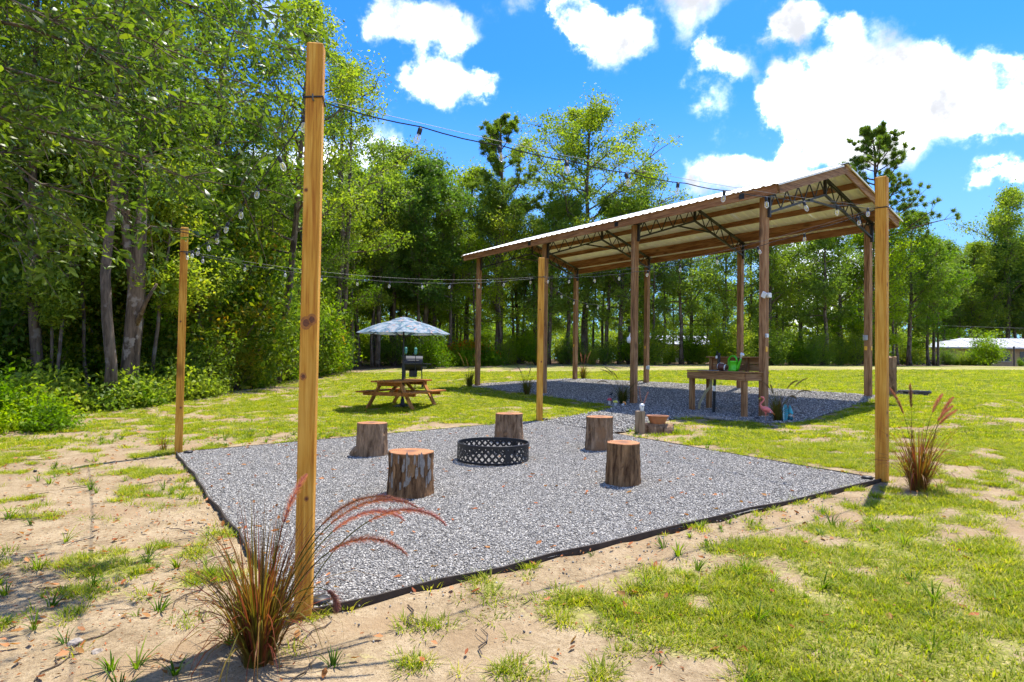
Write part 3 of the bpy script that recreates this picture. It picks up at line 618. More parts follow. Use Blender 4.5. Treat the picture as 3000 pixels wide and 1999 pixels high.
posts = [('near', PAD[0] + (.03, .03), 3.12, 8, .092, 'golden timber post at gravel corner on bare sand, purple fountain grass at its foot'),
         ('right', PAD[1] + (-.02, .0), 3.37, 47, .112, 'golden timber post at gravel corner on the lawn, opposite the wood'),
         ('mid', PAD[2], 3.28, 3, .115, 'golden timber post at gravel corner standing before the shelter'),
         ('left', PAD[3] + (.03, -.01), 3.11, 29, .098, 'golden timber post at gravel corner facing the dense wood')]
PP = {}
for n, c, zt, rz, wd, lab in posts:
    z0 = g1(*c) - .06; h = zt - z0; t = thing('light_post', lab, 'post', (c[0], c[1], z0), R(rz), 'string light posts')
    MB().box((0, 0, h / 2), (wd, wd, h), None, .006).build('timber', M['post'], t); PP[n] = (Vector((c[0], c[1], 0)), wd, t)
M['knot'] = mat_plain('dark_knot', (.15, .045, .012), .7, 0, .5, 90); M['knot2'] = mat_plain('knot_halo', (.36, .13, .02), .7, 0, .3, 60)
for k, spots in (('near', ((-.03, 1.70, .017), (.034, 1.72, .015), (-.022, 1.40, .010), (.01, .72, .007), (-.03, 2.45, .006))), ('right', ((-.03, .80, .012), (-.035, .56, .010), (-.02, 2.18, .011), (.03, 1.4, .006))), ('left', ((.01, .7, .009), (-.02, 1.9, .008))), ('mid', ((.02, 1.2, .01), (-.02, 2.2, .009)))):
    c, wd, t = PP[k]
    for dx, z, rr in spots:
        for nm, mt, f_, e_ in (('knot_halo', 'knot2', 1.8, .0012), ('knot', 'knot', 1.0, .0024)):
            n_ = 14; MB().add([(rr * f_ * math.cos(a * 6.2832 / n_) * (1 + .1 * math.sin(3 * a)), -e_, rr * f_ * 1.25 * math.sin(a * 6.2832 / n_)) for a in range(n_)] + [(rr * f_ * 1.02 * math.cos(a * 6.2832 / n_), .001, rr * f_ * 1.27 * math.sin(a * 6.2832 / n_)) for a in range(n_)], [tuple(range(n_))] + [(a, n_ + a, n_ + (a + 1) % n_, (a + 1) % n_) for a in range(n_)]).build(nm, M[mt], t, (max(-wd / 2 + rr * 1.9, min(wd / 2 - rr * 1.9, dx)), -wd / 2, z))
# strings of lamps
sock = MB().lathe([(.013, 0), (.02, -.006), (.02, -.055), (.017, -.062)], 10).mesh('socket', M['cable'], True)
glas = MB().lathe([(.014, -.058), (.022, -.075), (.027, -.10), (.024, -.128), (.012, -.143), (.001, -.147)], 10).mesh('bulb', M['bulb'], True)
fila = MB().lathe([(.004, -.06), (.006, -.10), (.003, -.115)], 6).mesh('filament', M['yell'], True)
def strand(A, B, sag, n, label, guide=True, first=.03, last=.97, drop=.0):
    A = Vector(A); B = Vector(B); t = thing('string_light', label, 'string light', A, 0, 'string lights'); 
    def pt(u, k=1.0): return A.lerp(B, u) - Vector((0, 0, 4 * sag * k * u * (1 - u))) - A
    P = [pt(i / 40) + Vector((0, 0, -.012 * abs(math.sin(i / 40 * math.pi * n)))) for i in range(41)]
    MB().tube(P, .0042, 5).build('cable', M['cable'], t)
    if guide: MB().tube([pt(i / 20, .8) + Vector((0, 0, .015)) for i in range(21)], .0016, 4).build('guide_wire', M['wire'], t)
    for i in range(n):
        u = first + (last - first) * i / (n - 1); l = link('lamp', None, t, pt(u) - Vector((0, 0, .008))); l.empty_display_size = .02
        l.scale = (.72, .72, .72); l.rotation_euler = (random.uniform(-.3, .3), random.uniform(-.35, .35), random.uniform(0, 6))
        for nm, mm in (('socket', sock), ('bulb', glas), ('filament', fila)): link(nm, mm, l)
    return t
aN, aR, aM, aL = [Vector((PP[k][0].x, PP[k][0].y, z)) for k, z in (('near', 2.80), ('right', 3.03), ('mid', 2.90), ('left', 2.76))]
def off(a, b, d): v = (b - a).normalized(); return a + v * d
strand(off(aN, aR, .06), off(aR, aN, .07), .10, 10, 'string light from fountain grass post on sand to the lawn post', True, .10, .965)
strand(off(aN, aL, .07), off(aL, aN, .06), .20, 10, 'string light from fountain grass post to the post facing the wood', False, .02, .96)
strand(off(aL, aM, .06), off(aM, aL, .07), .24, 11, 'string light from the post facing the wood to the shelter corner post')
strand(off(aM, aR, .07), off(aR, aM, .07), .22, 10, 'string light from the shelter corner post to the lawn post')
bx, by = bw(2 * S_, -.08); strand(off(aM, Vector((bx, by, 2.95)), .07) - Vector((0, 0, .06)), (bx, by, 2.98), .34, 6, 'short string light sagging from corner post to shelter post', False, .16, .8)
for k, z in (('near', 2.80), ('right', 3.03), ('mid', 2.90), ('left', 2.76)):
    c, wd, t = PP[k]; zz = z - t.location.z; h_ = wd / 2 + .004
    MB().tube([(-h_, -h_, zz), (h_, -h_, zz + .01), (h_, h_, zz - .01), (-h_, h_, zz), (-h_, -h_, zz)], .006, 5).build('cable_wrap', M['cable'], t)
    MB().tube([(.0, -h_, zz - .02), (.0, -h_ - .025, zz - .02), (0, -h_ - .03, zz + .01)], .004, 5).build('hook', M['wire'], t)
for (x, y), lab in (((-1.10, 3.80), 'flat solar disc light beside the fountain grass post'), ((3.88, 7.03), 'flat solar disc light at the lawn post'), ((-4.47, 8.98), 'flat solar disc light at the post facing the wood'), ((.66, 12.5), 'flat solar disc light at the shelter corner post'), ((4.96, 13.01), 'flat solar disc light by the workbench post')):
    t = thing('solar_light', lab, 'solar light', (x, y, g1(x, y) + .015), 0, 'solar disc lights')
    MB().lathe([(.058, 0), (.06, .012), (.056, .022)], 20).build('rim', M['black'], t, sm=False); MB().lathe([(.052, .022), (.048, .028), (.001, .031)], 20, cap=False).build('lens', M['truss'], t, sm=True)

# ------------------------------------------------------------------ log stools, fire ring
def stump(c, rad, h, seed, bark, label, knot=None, spur=None, top='flat'):
    x, y = c; t = thing('log_stool', label, 'log stool', (x, y, g1(x, y) - .01), 0, 'log stools round the fire ring'); r = np.random.default_rng(seed); n = 72; ph = r.uniform(0, 6.28, 8)
    an = np.arange(n) / n * 2 * np.pi
    fl = sum(a * np.sin(k * an + p) for k, a, p in ((2, .05, ph[0]), (3, .03, ph[1]), (5, .022, ph[2]), (9, .012, ph[3]), (17, .01, ph[4])))
    V = []; m_ = 15
    for j in range(m_):
        tt = j / (m_ - 1); z = h * tt; fine = .014 * np.sin(23 * an + ph[5] + 1.2 * np.sin(4 * tt + ph[6])) + r.normal(0, .012, n)
        sc = rad * (1 + fl + fine + .07 * (1 - tt) ** 2.2 + .015 * np.sin(5 * tt + ph[7])); V += [(sc[k] * math.cos(an[k]), sc[k] * math.sin(an[k]), z) for k in range(n)]
    Fq = [(j * n + k, j * n + (k + 1) % n, (j + 1) * n + (k + 1) % n, (j + 1) * n + k) for j in range(m_ - 1) for k in range(n)]
    q = MB().add(V, Fq)
    if spur: q.tube([(rad * .6 * math.cos(spur), rad * .6 * math.sin(spur), .12), (rad * 1.15 * math.cos(spur), rad * 1.15 * math.sin(spur), .07), (rad * 1.45 * math.cos(spur), rad * 1.45 * math.sin(spur), .02)], [.07, .06, .03], 8)
    q.build('bark', M[bark], t)
    rim = [Vector(v) for v in V[-n:]]; tv = [(v.x * 1.0, v.y * 1.0, h) for v in rim] + [(v.x * .985, v.y * .985, h + .006) for v in rim] + [(v.x * .5, v.y * .5, h + .009) for v in rim] + [(0, 0, h + .008)]
    tf = [(j * n + k, j * n + (k + 1) % n, (j + 1) * n + (k + 1) % n, (j + 1) * n + k) for j in range(2) for k in range(n)] + [(2 * n + k, 2 * n + (k + 1) % n, 3 * n) for k in range(n)]
    MB().add(tv, tf).build('sawn_top', M['sawn'], t)
    if bark == 'bark1':      # loose plates of pale lichen-covered bark
        for i in range(46):
            a = r.uniform(-2.6, -.4); zc = r.uniform(.14, .40) * h / .44; hh = r.uniform(.02, .075); ww = r.uniform(.006, .022); rr = rad * (1.03 + .02 * r.random()); Vp = []
            for (da, dz) in ((-1, -1), (-.2, -1.3), (.8, -.8), (1, .6), (.1, 1.3), (-.8, .9)):
                aa = a + da * ww / rr; Vp.append((rr * (1 + np.interp(aa % 6.283, an, fl)) * math.cos(aa), rr * (1 + np.interp(aa % 6.283, an, fl)) * math.sin(aa), zc + dz * hh))
            Vi = [tuple(np.array(p) * np.array([.965, .965, 1])) for p in Vp]; MB().add(Vp + Vi, [tuple(range(6))] + [(k, 6 + k, 6 + (k + 1) % 6, (k + 1) % 6) for k in range(6)]).build('bark_flake', M['lichen'] if i % 3 else M['bark3'], t)
    if knot is not None:
        kx, kz = knot; d = Vector((math.cos(kx), math.sin(kx), 0)); o = MB().lathe([(.034, 0), (.03, .012), (.018, .016), (.012, .006), (.002, .012)], 12).build('knot', M['bark3'], t, d * rad * .99 + Vector((0, 0, kz))); o.rotation_euler = d.to_track_quat('Z', 'Y').to_euler()
    return t
M['lichen'] = mat_plain('pale_lichen_bark', (.24, .21, .175), .9, 0, .35, 30)
stump((-1.0, 6.5), .222, .44, 1, 'bark1', 'wide log stool with peeling pale bark flakes, beside the plumes of fountain grass')
stump((-1.88, 8.75), .192, .45, 2, 'bark2', 'log stool with a broken spur at its foot, toward the picnic table', None, 3.5)
stump((-.03, 9.95), .205, .43, 3, 'bark2', 'straight weathered log stool behind the fire ring, before the shelter corner post')
stump((1.25, 9.1), .19, .47, 4, 'bark2', 'grey weathered log stool beside the short square timber post')
stump((1.21, 6.92), .183, .45, 5, 'bark3', 'brown log stool with a round knot on its side', (-1.75, .2))
fr = thing('fire_ring', 'black steel fire ring with diamond lattice sides on the gravel', 'fire ring', (-.22, 8.33, g1(-.22, 8.33) + .008)); FRr, FRh = .455, .235
for nm, z0, z1, ex in (('top_band', FRh - .04, FRh, .008), ('bottom_band', 0, .028, .004)):
    MB().lathe([(FRr + ex, z0), (FRr + ex + .004, z1 - .004), (FRr + ex, z1), (FRr - .006, z1), (FRr - .006, z0), (FRr + ex, z0)], 72, cap=False).build(nm, M['black'], fr, sm=False)
for sg in (-1, 1):
    V = []; seg = 5; da = .36 * sg; za, zb = .022, FRh - .032
    for k in range(seg + 1):
        u = k / seg; aa = u * da; hw = .0175
        for dw in (-hw, hw): V += [((FRr + (.001 if sg > 0 else -.004)) * math.cos(aa + dw / FRr), (FRr + (.001 if sg > 0 else -.004)) * math.sin(aa + dw / FRr), za + (zb - za) * u), ((FRr - .003 + (.001 if sg > 0 else -.004)) * math.cos(aa + dw / FRr), (FRr - .003 + (.001 if sg > 0 else -.004)) * math.sin(aa + dw / FRr), za + (zb - za) * u)]
    Fq = []
    for k in range(seg):
        o = 4 * k; Fq += [(o, o + 2, o + 6, o + 4), (o + 1, o + 5, o + 7, o + 3), (o, o + 4, o + 5, o + 1), (o + 2, o + 3, o + 7, o + 6)]
    bm_ = MB().add(V, Fq).mesh('lattice_bar', M['black'])
    for k in range(34): o = link('lattice_bar', bm_, fr); o.rotation_euler = (0, 0, k * 2 * math.pi / 34)
for k in range(3):
    a = -1.15 + k * 2.094; V = []
    for z in (.0, FRh - .01):
        for dw in (-.035, 0, .035): V.append(((FRr + .011) * math.cos(a + dw / FRr), (FRr + .011) * math.sin(a + dw / FRr), z)); V.append(((FRr + .004) * math.cos(a + dw / FRr), (FRr + .004) * math.sin(a + dw / FRr), z))
    p_ = MB().add(V, [(0, 2, 8, 6), (2, 4, 10, 8), (1, 7, 9, 3), (3, 9, 11, 5), (0, 6, 7, 1), (4, 5, 11, 10), (6, 8, 9, 7), (8, 10, 11, 9)]).build('joint_plate', M['black'], fr)
    for z in (.035, FRh - .05): o = MB().lathe([(.008, 0), (.008, .005), (.003, .007)], 8).build('bolt', M['wire'], p_, ((FRr + .011) * math.cos(a), (FRr + .011) * math.sin(a), z)); o.rotation_euler = (0, R(90), a)

# ------------------------------------------------------------------ picnic table, parasol, grill, torches
tx, ty = -2.56, 15.2; tz = g1(tx, ty); TH = .64
tb = thing('picnic_table', 'orange stained wooden picnic table with attached benches under the parasol', 'picnic table', (tx, ty, tz), R(70))
for k in range(5): MB().box((0, -.26 + k * .13, TH - .02), (1.75, .122, .038), None, .004).build('top_board', M['cedar_x'], tb)
for sg in (-1, 1):
    for k in range(2): MB().box((0, sg * (.60 + k * .118 - .06), .40 - .02), (1.75, .112, .036), None, .004).build('bench_board', M['cedar_x'], tb)
for e in (-.56, .56):
    MB().box((e + .055 * (1 if e > 0 else -1), 0, .335), (.036, 1.36, .085), None, .003).build('cross_beam', M['cedar_x'], tb); MB().box((e + .055 * (1 if e > 0 else -1), 0, TH - .085), (.036, .62, .085), None, .003).build('top_cleat', M['cedar_x'], tb)
    for sg in (-1, 1): MB().beam((e, sg * .60, -.02), (e, sg * .24, TH - .045), .036, .13, (1, 0, 0), .003).build('leg', M['cedar_z'], tb)
    s_ = 1 if e > 0 else -1; MB().beam((e - s_ * .0, 0, .36), (e - s_ * .42, 0, TH - .045), .036, .08, (0, 1, 0)).build('brace', M['cedar_z'], tb)
m, nt, b = newmat('floral_canvas'); v = objvec(nt, (1, 1, 1), False)
n1 = noise(nt, v, 5.0, 5, .6, 1.2); n2 = noise(nt, v, 7.5, 3, .5, .8)
c = ramp(nt, n1, [(.32, (.03, .07, .11)), (.44, (.08, .15, .21)), (.52, (.18, .25, .30)), (.60, (.32, .35, .37)), (.70, (.11, .19, .26))])
c = mixc(nt, smooth(nt, n2, .60, .66), c, (.45, .28, .23)); c = mixc(nt, smooth(nt, noise(nt, v, 9, 2), .64, .70), c, (.16, .30, .24))
nt.links.new(c, b.inputs['Base Color']); b.inputs['Roughness'].default_value = .85; tr = nd(nt, 'ShaderNodeBsdfTranslucent'); nt.links.new(c, tr.inputs[0]); mx = nd(nt, 'ShaderNodeMixShader'); mx.inputs[0].default_value = .22
nt.links.new(b.outputs[0], mx.inputs[1]); nt.links.new(tr.outputs[0], mx.inputs[2]); nt.links.new(mx.outputs[0], nt.nodes['Material Output'].inputs[0]); M['canvas'] = m
um = thing('parasol', 'blue floral patterned parasol open above the picnic table', 'parasol', (tx, ty, tz), R(10)); UH, UE, UR = 2.13, 1.74, 1.10
MB().tube([(0, 0, 0), (0, 0, 1.0)], .028, 10).build('lower_pole', M['black'], um); MB().tube([(0, 0, 1.0), (0, 0, UH - .04)], .02, 10).build('upper_pole', M['black'], um)
MB().box((.03, 0, 1.16), (.07, .05, .12), None, .01).build('crank', M['black'], um); MB().lathe([(.23, 0), (.23, .03), (.06, .06), (.04, .2)], 20).build('base', M['black'], um)
def canopy(r0, r1, z0, z1, belly, seg=9, sub=4):
    V = []; n = 8 * sub
    for j in range(seg + 1):
        u = j / seg
        for k in range(n):
            a = 2 * math.pi * k / n; f_ = (k % sub) / sub; ch = math.cos(math.pi / 8) / math.cos((f_ - .5) * math.pi / 4)
            r_ = (r0 + (r1 - r0) * u) * (ch * u + (1 - u) * 1); dip = -.018 * math.sin(f_ * math.pi) * u; V.append((r_ * math.cos(a), r_ * math.sin(a), z0 + (z1 - z0) * u + belly * math.sin(u * math.pi) + dip))
    return MB().add(V, [(j * n + k, (j + 1) * n + k, (j + 1) * n + (k + 1) % n, j * n + (k + 1) % n) for j in range(seg) for k in range(n)])
canopy(.24, UR, UH - .085, UE, .035).build('canopy', M['canvas'], um, sm=False); canopy(.01, .30, UH, UH - .085, .012, 4).build('vent_cap', M['canvas'], um)
MB().lathe([(.012, 0), (.02, .02), (.004, .05)], 8, (0, 0, UH - .005)).build('finial', M['black'], um)
for k in range(8):
    a = 2 * math.pi * k / 8; MB().beam((.02 * math.cos(a), .02 * math.sin(a), UH - .05), (UR * .98 * math.cos(a), UR * .98 * math.sin(a), UE - .012), .012, .016).build('rib', M['black'], um)
    MB().beam((.03 * math.cos(a), .03 * math.sin(a), UE - .1), (UR * .5 * math.cos(a), UR * .5 * math.sin(a), (UH - .05) + (UE - UH + .05) * .5 - .02), .01, .014).build('strut', M['black'], um)
gx_, gy_ = -3.22, 21.1; gl = thing('barrel_grill', 'black barrel charcoal grill on cart legs behind the picnic table', 'grill', (gx_, gy_, g1(gx_, gy_)), R(8))
def barrel(a0, a1, r_, L, z):
    V = []; n = 14
    for x in (-L, L):
        for k in range(n + 1): a = a0 + (a1 - a0) * k / n; V.append((x, r_ * math.cos(a), z + r_ * math.sin(a)))
    Fq = [(k, k + 1, n + 2 + k, n + 1 + k) for k in range(n)] + [tuple(range(n, -1, -1)), tuple(range(n + 1, 2 * n + 2))]; return MB().add(V, Fq)
lid = barrel(0, math.pi, .24, .30, .84).build('lid', M['black'], gl, sm=False); MB().tube([(-.18, -.25, .92), (-.18, -.29, .93), (.18, -.29, .93), (.18, -.25, .92)], .012, 6).build('handle', M['wire'], lid)
MB().tube([(.0, 0, 1.08), (0, 0, 1.16)], .03, 8).build('chimney', M['black'], gl)
barrel(math.pi, 2 * math.pi, .24, .30, .828).build('fire_box', M['black'], gl); MB().box((0, -.33, .82), (.56, .16, .025)).build('front_shelf', M['black'], gl); MB().box((.44, 0, .82), (.26, .4, .025)).build('side_shelf', M['black'], gl); MB().box((0, -.05, .50), (.26, .2, .22), None, .02).build('ash_bin', M['black'], gl)
for sx_ in (-.27, .27):
    for sy_ in (-.2, .2): MB().beam((sx_ * 1.1, sy_ * 1.15, 0), (sx_, sy_, .78), .035, .035, (0, 1, 0)).build('leg', M['black'], gl)
    MB().lathe([(.09, -.02), (.09, .02)], 16).build('wheel', M['black'], gl, (sx_ * 1.18, .23, .09)).rotation_euler = (0, R(90), 0)
for k in range(5): MB().beam((-.28, -.2 + k * .1, .25), (.28, -.2 + k * .1, .25), .02, .015).build('shelf_bar', M['black'], gl)
for (x, y, h), lab in (((-3.10, 20.75, 1.36), 'green canister torch on black pole in front of the grill'), ((-3.62, 22.0, 1.36), 'green canister torch on black pole behind the grill')):
    t = thing('garden_torch', lab, 'torch', (x, y, g1(x, y)), 0, 'garden torches'); MB().tube([(0, 0, -.05), (0, 0, h - .22)], .011, 6).build('pole', M['black'], t)
    MB().lathe([(.02, h - .24), (.048, h - .20), (.05, h - .04), (.028, h - .01), (.012, h)], 12).build('canister', M['tiki'], t, sm=False); MB().lathe([(.012, h), (.016, h + .03), (.004, h + .05)], 8).build('snuffer', M['black'], t)

# ------------------------------------------------------------------ workbench and what stands on it
bu = Vector((.42, -.9075, 0)); ba = math.atan2(bu.y, bu.x); BX, BY = 4.06, 14.80; bzt = g1(4.55, 14.1) + .93
def bp(u, v_, z=0): return (BX + bu.x * u - bu.y * v_, BY + bu.y * u + bu.x * v_, z)
be = thing('workbench', 'rough timber workbench with back panel and sink under the shelter', 'workbench', bp(0, 0, 0), ba); BL, BD = 1.72, .62
for u, v_ in ((.06, .06), (BL - .06, .06), (.06, BD - .06), (BL - .06, BD - .06)):
    p = bp(u, v_); z0 = g1(p[0], p[1]) - .03; MB().box((0, 0, (bzt - .05 - z0) / 2), (.10, .10, bzt - .05 - z0), None, .005).build('leg', M['bench_z'], be, (u, v_, z0))
for v_, nm in ((-.012, 'front_apron'), (BD + .012, 'back_apron')): MB().box((BL / 2, v_, bzt - .11), (BL + .02, .038, .15), None, .004).build(nm, M['bench_x'], be)
for u in (-.008, BL + .008): MB().box((u, BD / 2, bzt - .112), (.036, BD - .02, .146), None, .004).build('side_apron', M['old_y'], be)
for k in range(4): MB().box((BL / 2, .02 + k * .163 + .055, bzt - .014), (BL + .12, .157, .028), None, .004).build('top_board', M['bench_x'], be)
MB().box((.52, .28, bzt + .004), (.62, .40, .012), None, .006).build('sink_rim', M['greyp'], be); MB().box((.52, .28, bzt + .011), (.52, .30, .006)).build('sink_basin', M['truss'], be)
for k in range(2): MB().box((BL / 2, BD + .05, bzt + .075 + k * .15), (BL - .02, .03, .138), None, .004).build('back_board', M['bench_x'], be)
for u in (.04, BL / 2 + .3, BL - .04): MB().box((u, BD + .01, bzt + .145), (.09, .045, .29), None, .004).build('back_upright', M['bench_z'], be)
MB().box((BL / 2, BD + .0, bzt + .305), (BL + .06, .15, .03), None, .004).build('ledge', M['bench_x'], be)
dp = thing('drain_pipe', 'cream plastic drain pipe bending away under the workbench sink', 'pipe', bp(.42, .3, 0), ba); MB().tube([(0, 0, bzt - .06), (0, 0, bzt - .30), (-.03, 0, bzt - .36), (-.16, -.02, bzt - .50), (-.34, -.04, g1(4.5, 14.2) + .16), (-.36, -.04, g1(4.5, 14.2) - .03)], .03, 10).build('pipe', M['pvc'], dp, sm=True)
MB().lathe([(.05, bzt - .085), (.05, bzt - .06)], 12).build('flange', M['pvc'], dp)
p = bp(.72, .12); gzb = g1(p[0], p[1]); hy = thing('water_hydrant', 'black pipe water hydrant rising in front of the workbench sink', 'hydrant', (p[0], p[1], gzb), ba)
tp_ = bzt - gzb; MB().tube([(-.02, 0, -.05), (0, 0, .48)], .034, 10).build('lower_pipe', M['black'], hy); MB().tube([(0, 0, .48), (0, 0, .60)], .026, 10).build('pipe_joint', M['white'], hy); MB().tube([(0, 0, .60), (.02, 0, tp_ - .03)], .032, 10).build('middle_pipe', M['truss'], hy)
MB().tube([(.02, .1, tp_ - .02), (.02, .1, tp_ + .34)], .034, 12).build('upper_pipe', M['black'], hy); MB().box((.02, .08, tp_ + .36), (.09, .08, .08), None, .015).build('valve_head', M['black'], hy); MB().box((.02, .035, tp_ + .30), (.045, .02, .06), None, .005).build('tag', M['white'], hy); MB().tube([(.02, .06, tp_ + .40), (.07, .0, tp_ + .43)], .012, 6).build('lever', M['black'], hy)
wc = thing('watering_can', 'lime green plastic watering can with white rose on the workbench', 'watering can', bp(1.10, .30, bzt), ba)
MB().lathe([(.118, 0), (.122, .02), (.124, .025), (.116, .04), (.110, .12), (.106, .185), (.112, .19), (.112, .215), (.104, .225), (.09, .222), (.07, .215)], 26, sy=.78).build('body', M['lime'], wc, sm=True)
MB().tube([(-.115, 0, .10), (-.155, 0, .16), (-.14, 0, .26), (-.07, 0, .325), (.03, 0, .325), (.085, 0, .28), (.095, 0, .215)], .019, 10).build('handle', M['lime'], wc, sm=True)
MB().tube([(.09, 0, .03), (.14, 0, .09), (.20, 0, .23), (.215, 0, .27)], [.045, .032, .022, .019], 10).build('spout', M['lime'], wc, sm=True)
MB().tube([(.212, 0, .262), (.232, 0, .325), (.243, 0, .352), (.262, 0, .372), (.268, 0, .378)], [.017, .021, .04, .046, .03], 14).build('rose', M['white'], wc, sm=True)
fb = thing('football', 'brown leather football with white stripe on the workbench', 'football', bp(.86, .20, bzt + .088), ba + .25); fb.rotation_euler = (0, R(8), ba + .4)
def ball(r0, L, x0=-1, x1=1, n=18, g=1.0): return [((r0 * g * (max(0, 1 - (x0 + (x1 - x0) * k / n) ** 2)) ** .72 + .0005), L * (x0 + (x1 - x0) * k / n)) for k in range(n + 1)]
def xl(q): q.v = [(z, y, -x) for x, y, z in q.v]; return q
xl(MB().lathe(ball(.085, .14), 20)).build('skin', M['ball'], fb, sm=True); xl(MB().lathe(ball(.085, .14, .52, .64, 3, 1.012), 20, cap=False)).build('stripe', M['white'], fb, sm=True); xl(MB().lathe(ball(.085, .14, -.64, -.52, 3, 1.012), 20, cap=False)).build('stripe', M['white'], fb, sm=True)
lc = MB(); lc.box((0, -.03, .083), (.09, .006, .008))
for k in range(5): lc.box((-.04 + k * .02, -.03, .084), (.006, .03, .008))
lc.build('lace', M['white'], fb)
t = thing('paper_sheet', 'pale sheet lying on the workbench beside the sink', 'paper', bp(.14, .30, bzt + .003), ba + .3); MB().box((0, 0, 0), (.18, .12, .004)).build('sheet', M['white'], t)
for (x, y, rx, rz, lab) in ((3.86, 13.36, .165, .2, 'flat stepping stone on the sand in front of the workbench, squarer one'), (4.08, 13.02, .16, -.3, 'flat rounded stepping stone in front of the workbench')):
    q = MB(); n = 14; r = np.random.default_rng(int(x * 100)); rr = [rx * (1 + .1 * r.normal() * .6) for k in range(n)]; pr = [(1, 0), (1.02, .03), (.95, .045)]
    V = [(rr[k] * s * math.cos(2 * math.pi * k / n), .75 * rr[k] * s * math.sin(2 * math.pi * k / n), z) for s, z in pr for k in range(n)]; q.add(V, [(j * n + k, j * n + (k + 1) % n, (j + 1) * n + (k + 1) % n, (j + 1) * n + k) for j in range(2) for k in range(n)] + [tuple(range(2 * n, 3 * n))])
    o = tag(q.build('stepping_stone', M['paver'], None, (x, y, g1(x, y))), lab, 'stepping stone'); o.rotation_euler = (0, 0, rz)

# ------------------------------------------------------------------ garden ornaments
fx, fy = 4.93, 12.52; t = thing('flamingo_ornament', 'pink metal flamingo garden ornament on a stake by the workbench post', 'flamingo', (fx, fy, g1(fx, fy)), R(-14))
prof_ = [(-.085, 0, .30, .012), (-.07, 0, .285, .03), (-.03, 0, .262, .052), (.02, 0, .245, .06), (.07, 0, .225, .048), (.11, 0, .20, .028), (.15, 0, .175, .010)]
MB().tube([p[:3] for p in prof_], [p[3] for p in prof_], 14).build('body', M['pink'], t, sm=True)
nk = [(-.06, 0, .285), (-.085, 0, .32), (-.088, 0, .355), (-.06, 0, .385), (-.03, 0, .415), (-.022, 0, .45), (-.04, 0, .478), (-.065, 0, .482), (-.085, 0, .468)]; MB().tube(nk, [.028, .022, .018, .016, .015, .016, .02, .022, .016], 10).build('neck', M['pink'], t, sm=True)
MB().tube([(-.08, 0, .47), (-.105, 0, .458), (-.112, 0, .435)], [.014, .011, .003], 8).build('beak', M['yell'], t, sm=True)
for k in range(26):
    r = np.random.default_rng(200 + k); u = r.uniform(.0, 1); x = -.06 + .16 * u; zc = .268 - .07 * u; a = r.uniform(-.2, math.pi + .2); rr = .05 - .018 * abs(u - .4); p = Vector((x, -math.cos(a) * rr * .98, zc + math.sin(a) * rr * .98)); nrm = Vector((.15, -math.cos(a), math.sin(a))).normalized(); tx_ = (Vector((1, 0, -.5)) - nrm * nrm.dot(Vector((1, 0, -.5)))).normalized(); sd_ = nrm.cross(tx_)
    MB().add([p - tx_ * .012, p + sd_ * .012, p + tx_ * .026 + nrm * .010, p - sd_ * .012, p - nrm * .006], [(0, 1, 2), (0, 2, 3), (0, 4, 1), (1, 4, 2), (2, 4, 3), (3, 4, 0)]).build('feather', M['pink2'] if k % 3 else M['white'], t)
MB().tube([(.01, 0, .215), (.01, 0, .16), (.008, 0, .13)], [.03, .016, .006], 10).build('thigh', M['pink'], t, sm=True); MB().tube([(.008, 0, .15), (.004, 0, -.05)], .005, 6).build('stake', M['skin'], t); MB().tube([(-.075, 0, .125), (.06, 0, .125), (.055, 0, .16), (.045, 0, .2)], .004, 5).build('step_bar', M['skin'], t)
for k in range(3): MB().beam((.13, -.02 + .02 * k, .185), (.175, -.03 + .03 * k, .165 - .012 * k), .012, .006).build('tail_feather', M['orange'], t)
sx_, sy_ = 5.36, 12.62; t = thing('surfboard_ornament', 'small teal striped surfboard ornament leaning in the ornamental grass', 'ornament', (sx_, sy_, g1(sx_, sy_)), R(12)); t.rotation_euler = (R(-8), R(5), R(12))
V = []; n = 12
def brd(x0, x1, th):
    V = []; hh = .34
    for k in range(n + 1):
        u = k / n; wd = .058 * (max(0, math.sin(math.pi * (u * .9 + .07)))) ** .6
        for x in (x0, x1): V += [(max(-wd, min(wd, x)), -th, hh * u), (max(-wd, min(wd, x)), th, hh * u)]
    Fq = []
    for k in range(n): o = 4 * k; Fq += [(o, o + 2, o + 6, o + 4), (o + 1, o + 5, o + 7, o + 3), (o, o + 4, o + 5, o + 1), (o + 2, o + 3, o + 7, o + 6)]
    return MB().add(V, Fq + [(0, 1, 3, 2), (4 * n, 4 * n + 2, 4 * n + 3, 4 * n + 1)])
brd(-.06, .06, .008).build('board', M['teal'], t); brd(-.016, .004, .0095).build('stripe', M['teal2'], t); brd(-.04, -.03, .0095).build('stripe', M['white'], t); brd(.026, .036, .0095).build('stripe', M['teal2'], t)
gx2, gy2 = 5.53, 12.80; t = thing('garden_gnome', 'garden gnome with teal pointed hat and white beard by ornamental grass', 'gnome', (gx2, gy2, g1(gx2, gy2)), R(-20))
MB().lathe([(.05, 0), (.062, .03), (.06, .08), (.045, .12), (.03, .14)], 14).build('body', M['teal2'], t, sm=True); MB().lathe([(.001, .0), (.03, .03), (.05, .08), (.052, .115), (.03, .14)], 12, (0, -.018, .0), 1, .75).build('beard', M['beard'], t, sm=True)
MB().lathe([(.066, .125), (.060, .15), (.045, .20), (.02, .27), (.004, .31)], 14).build('hat', M['teal'], t, sm=True); MB().lathe([(.003, -.014), (.013, -.008), (.014, .004), (.003, .013)], 10, (0, -.058, .128)).build('nose', M['skin'], t, sm=True)
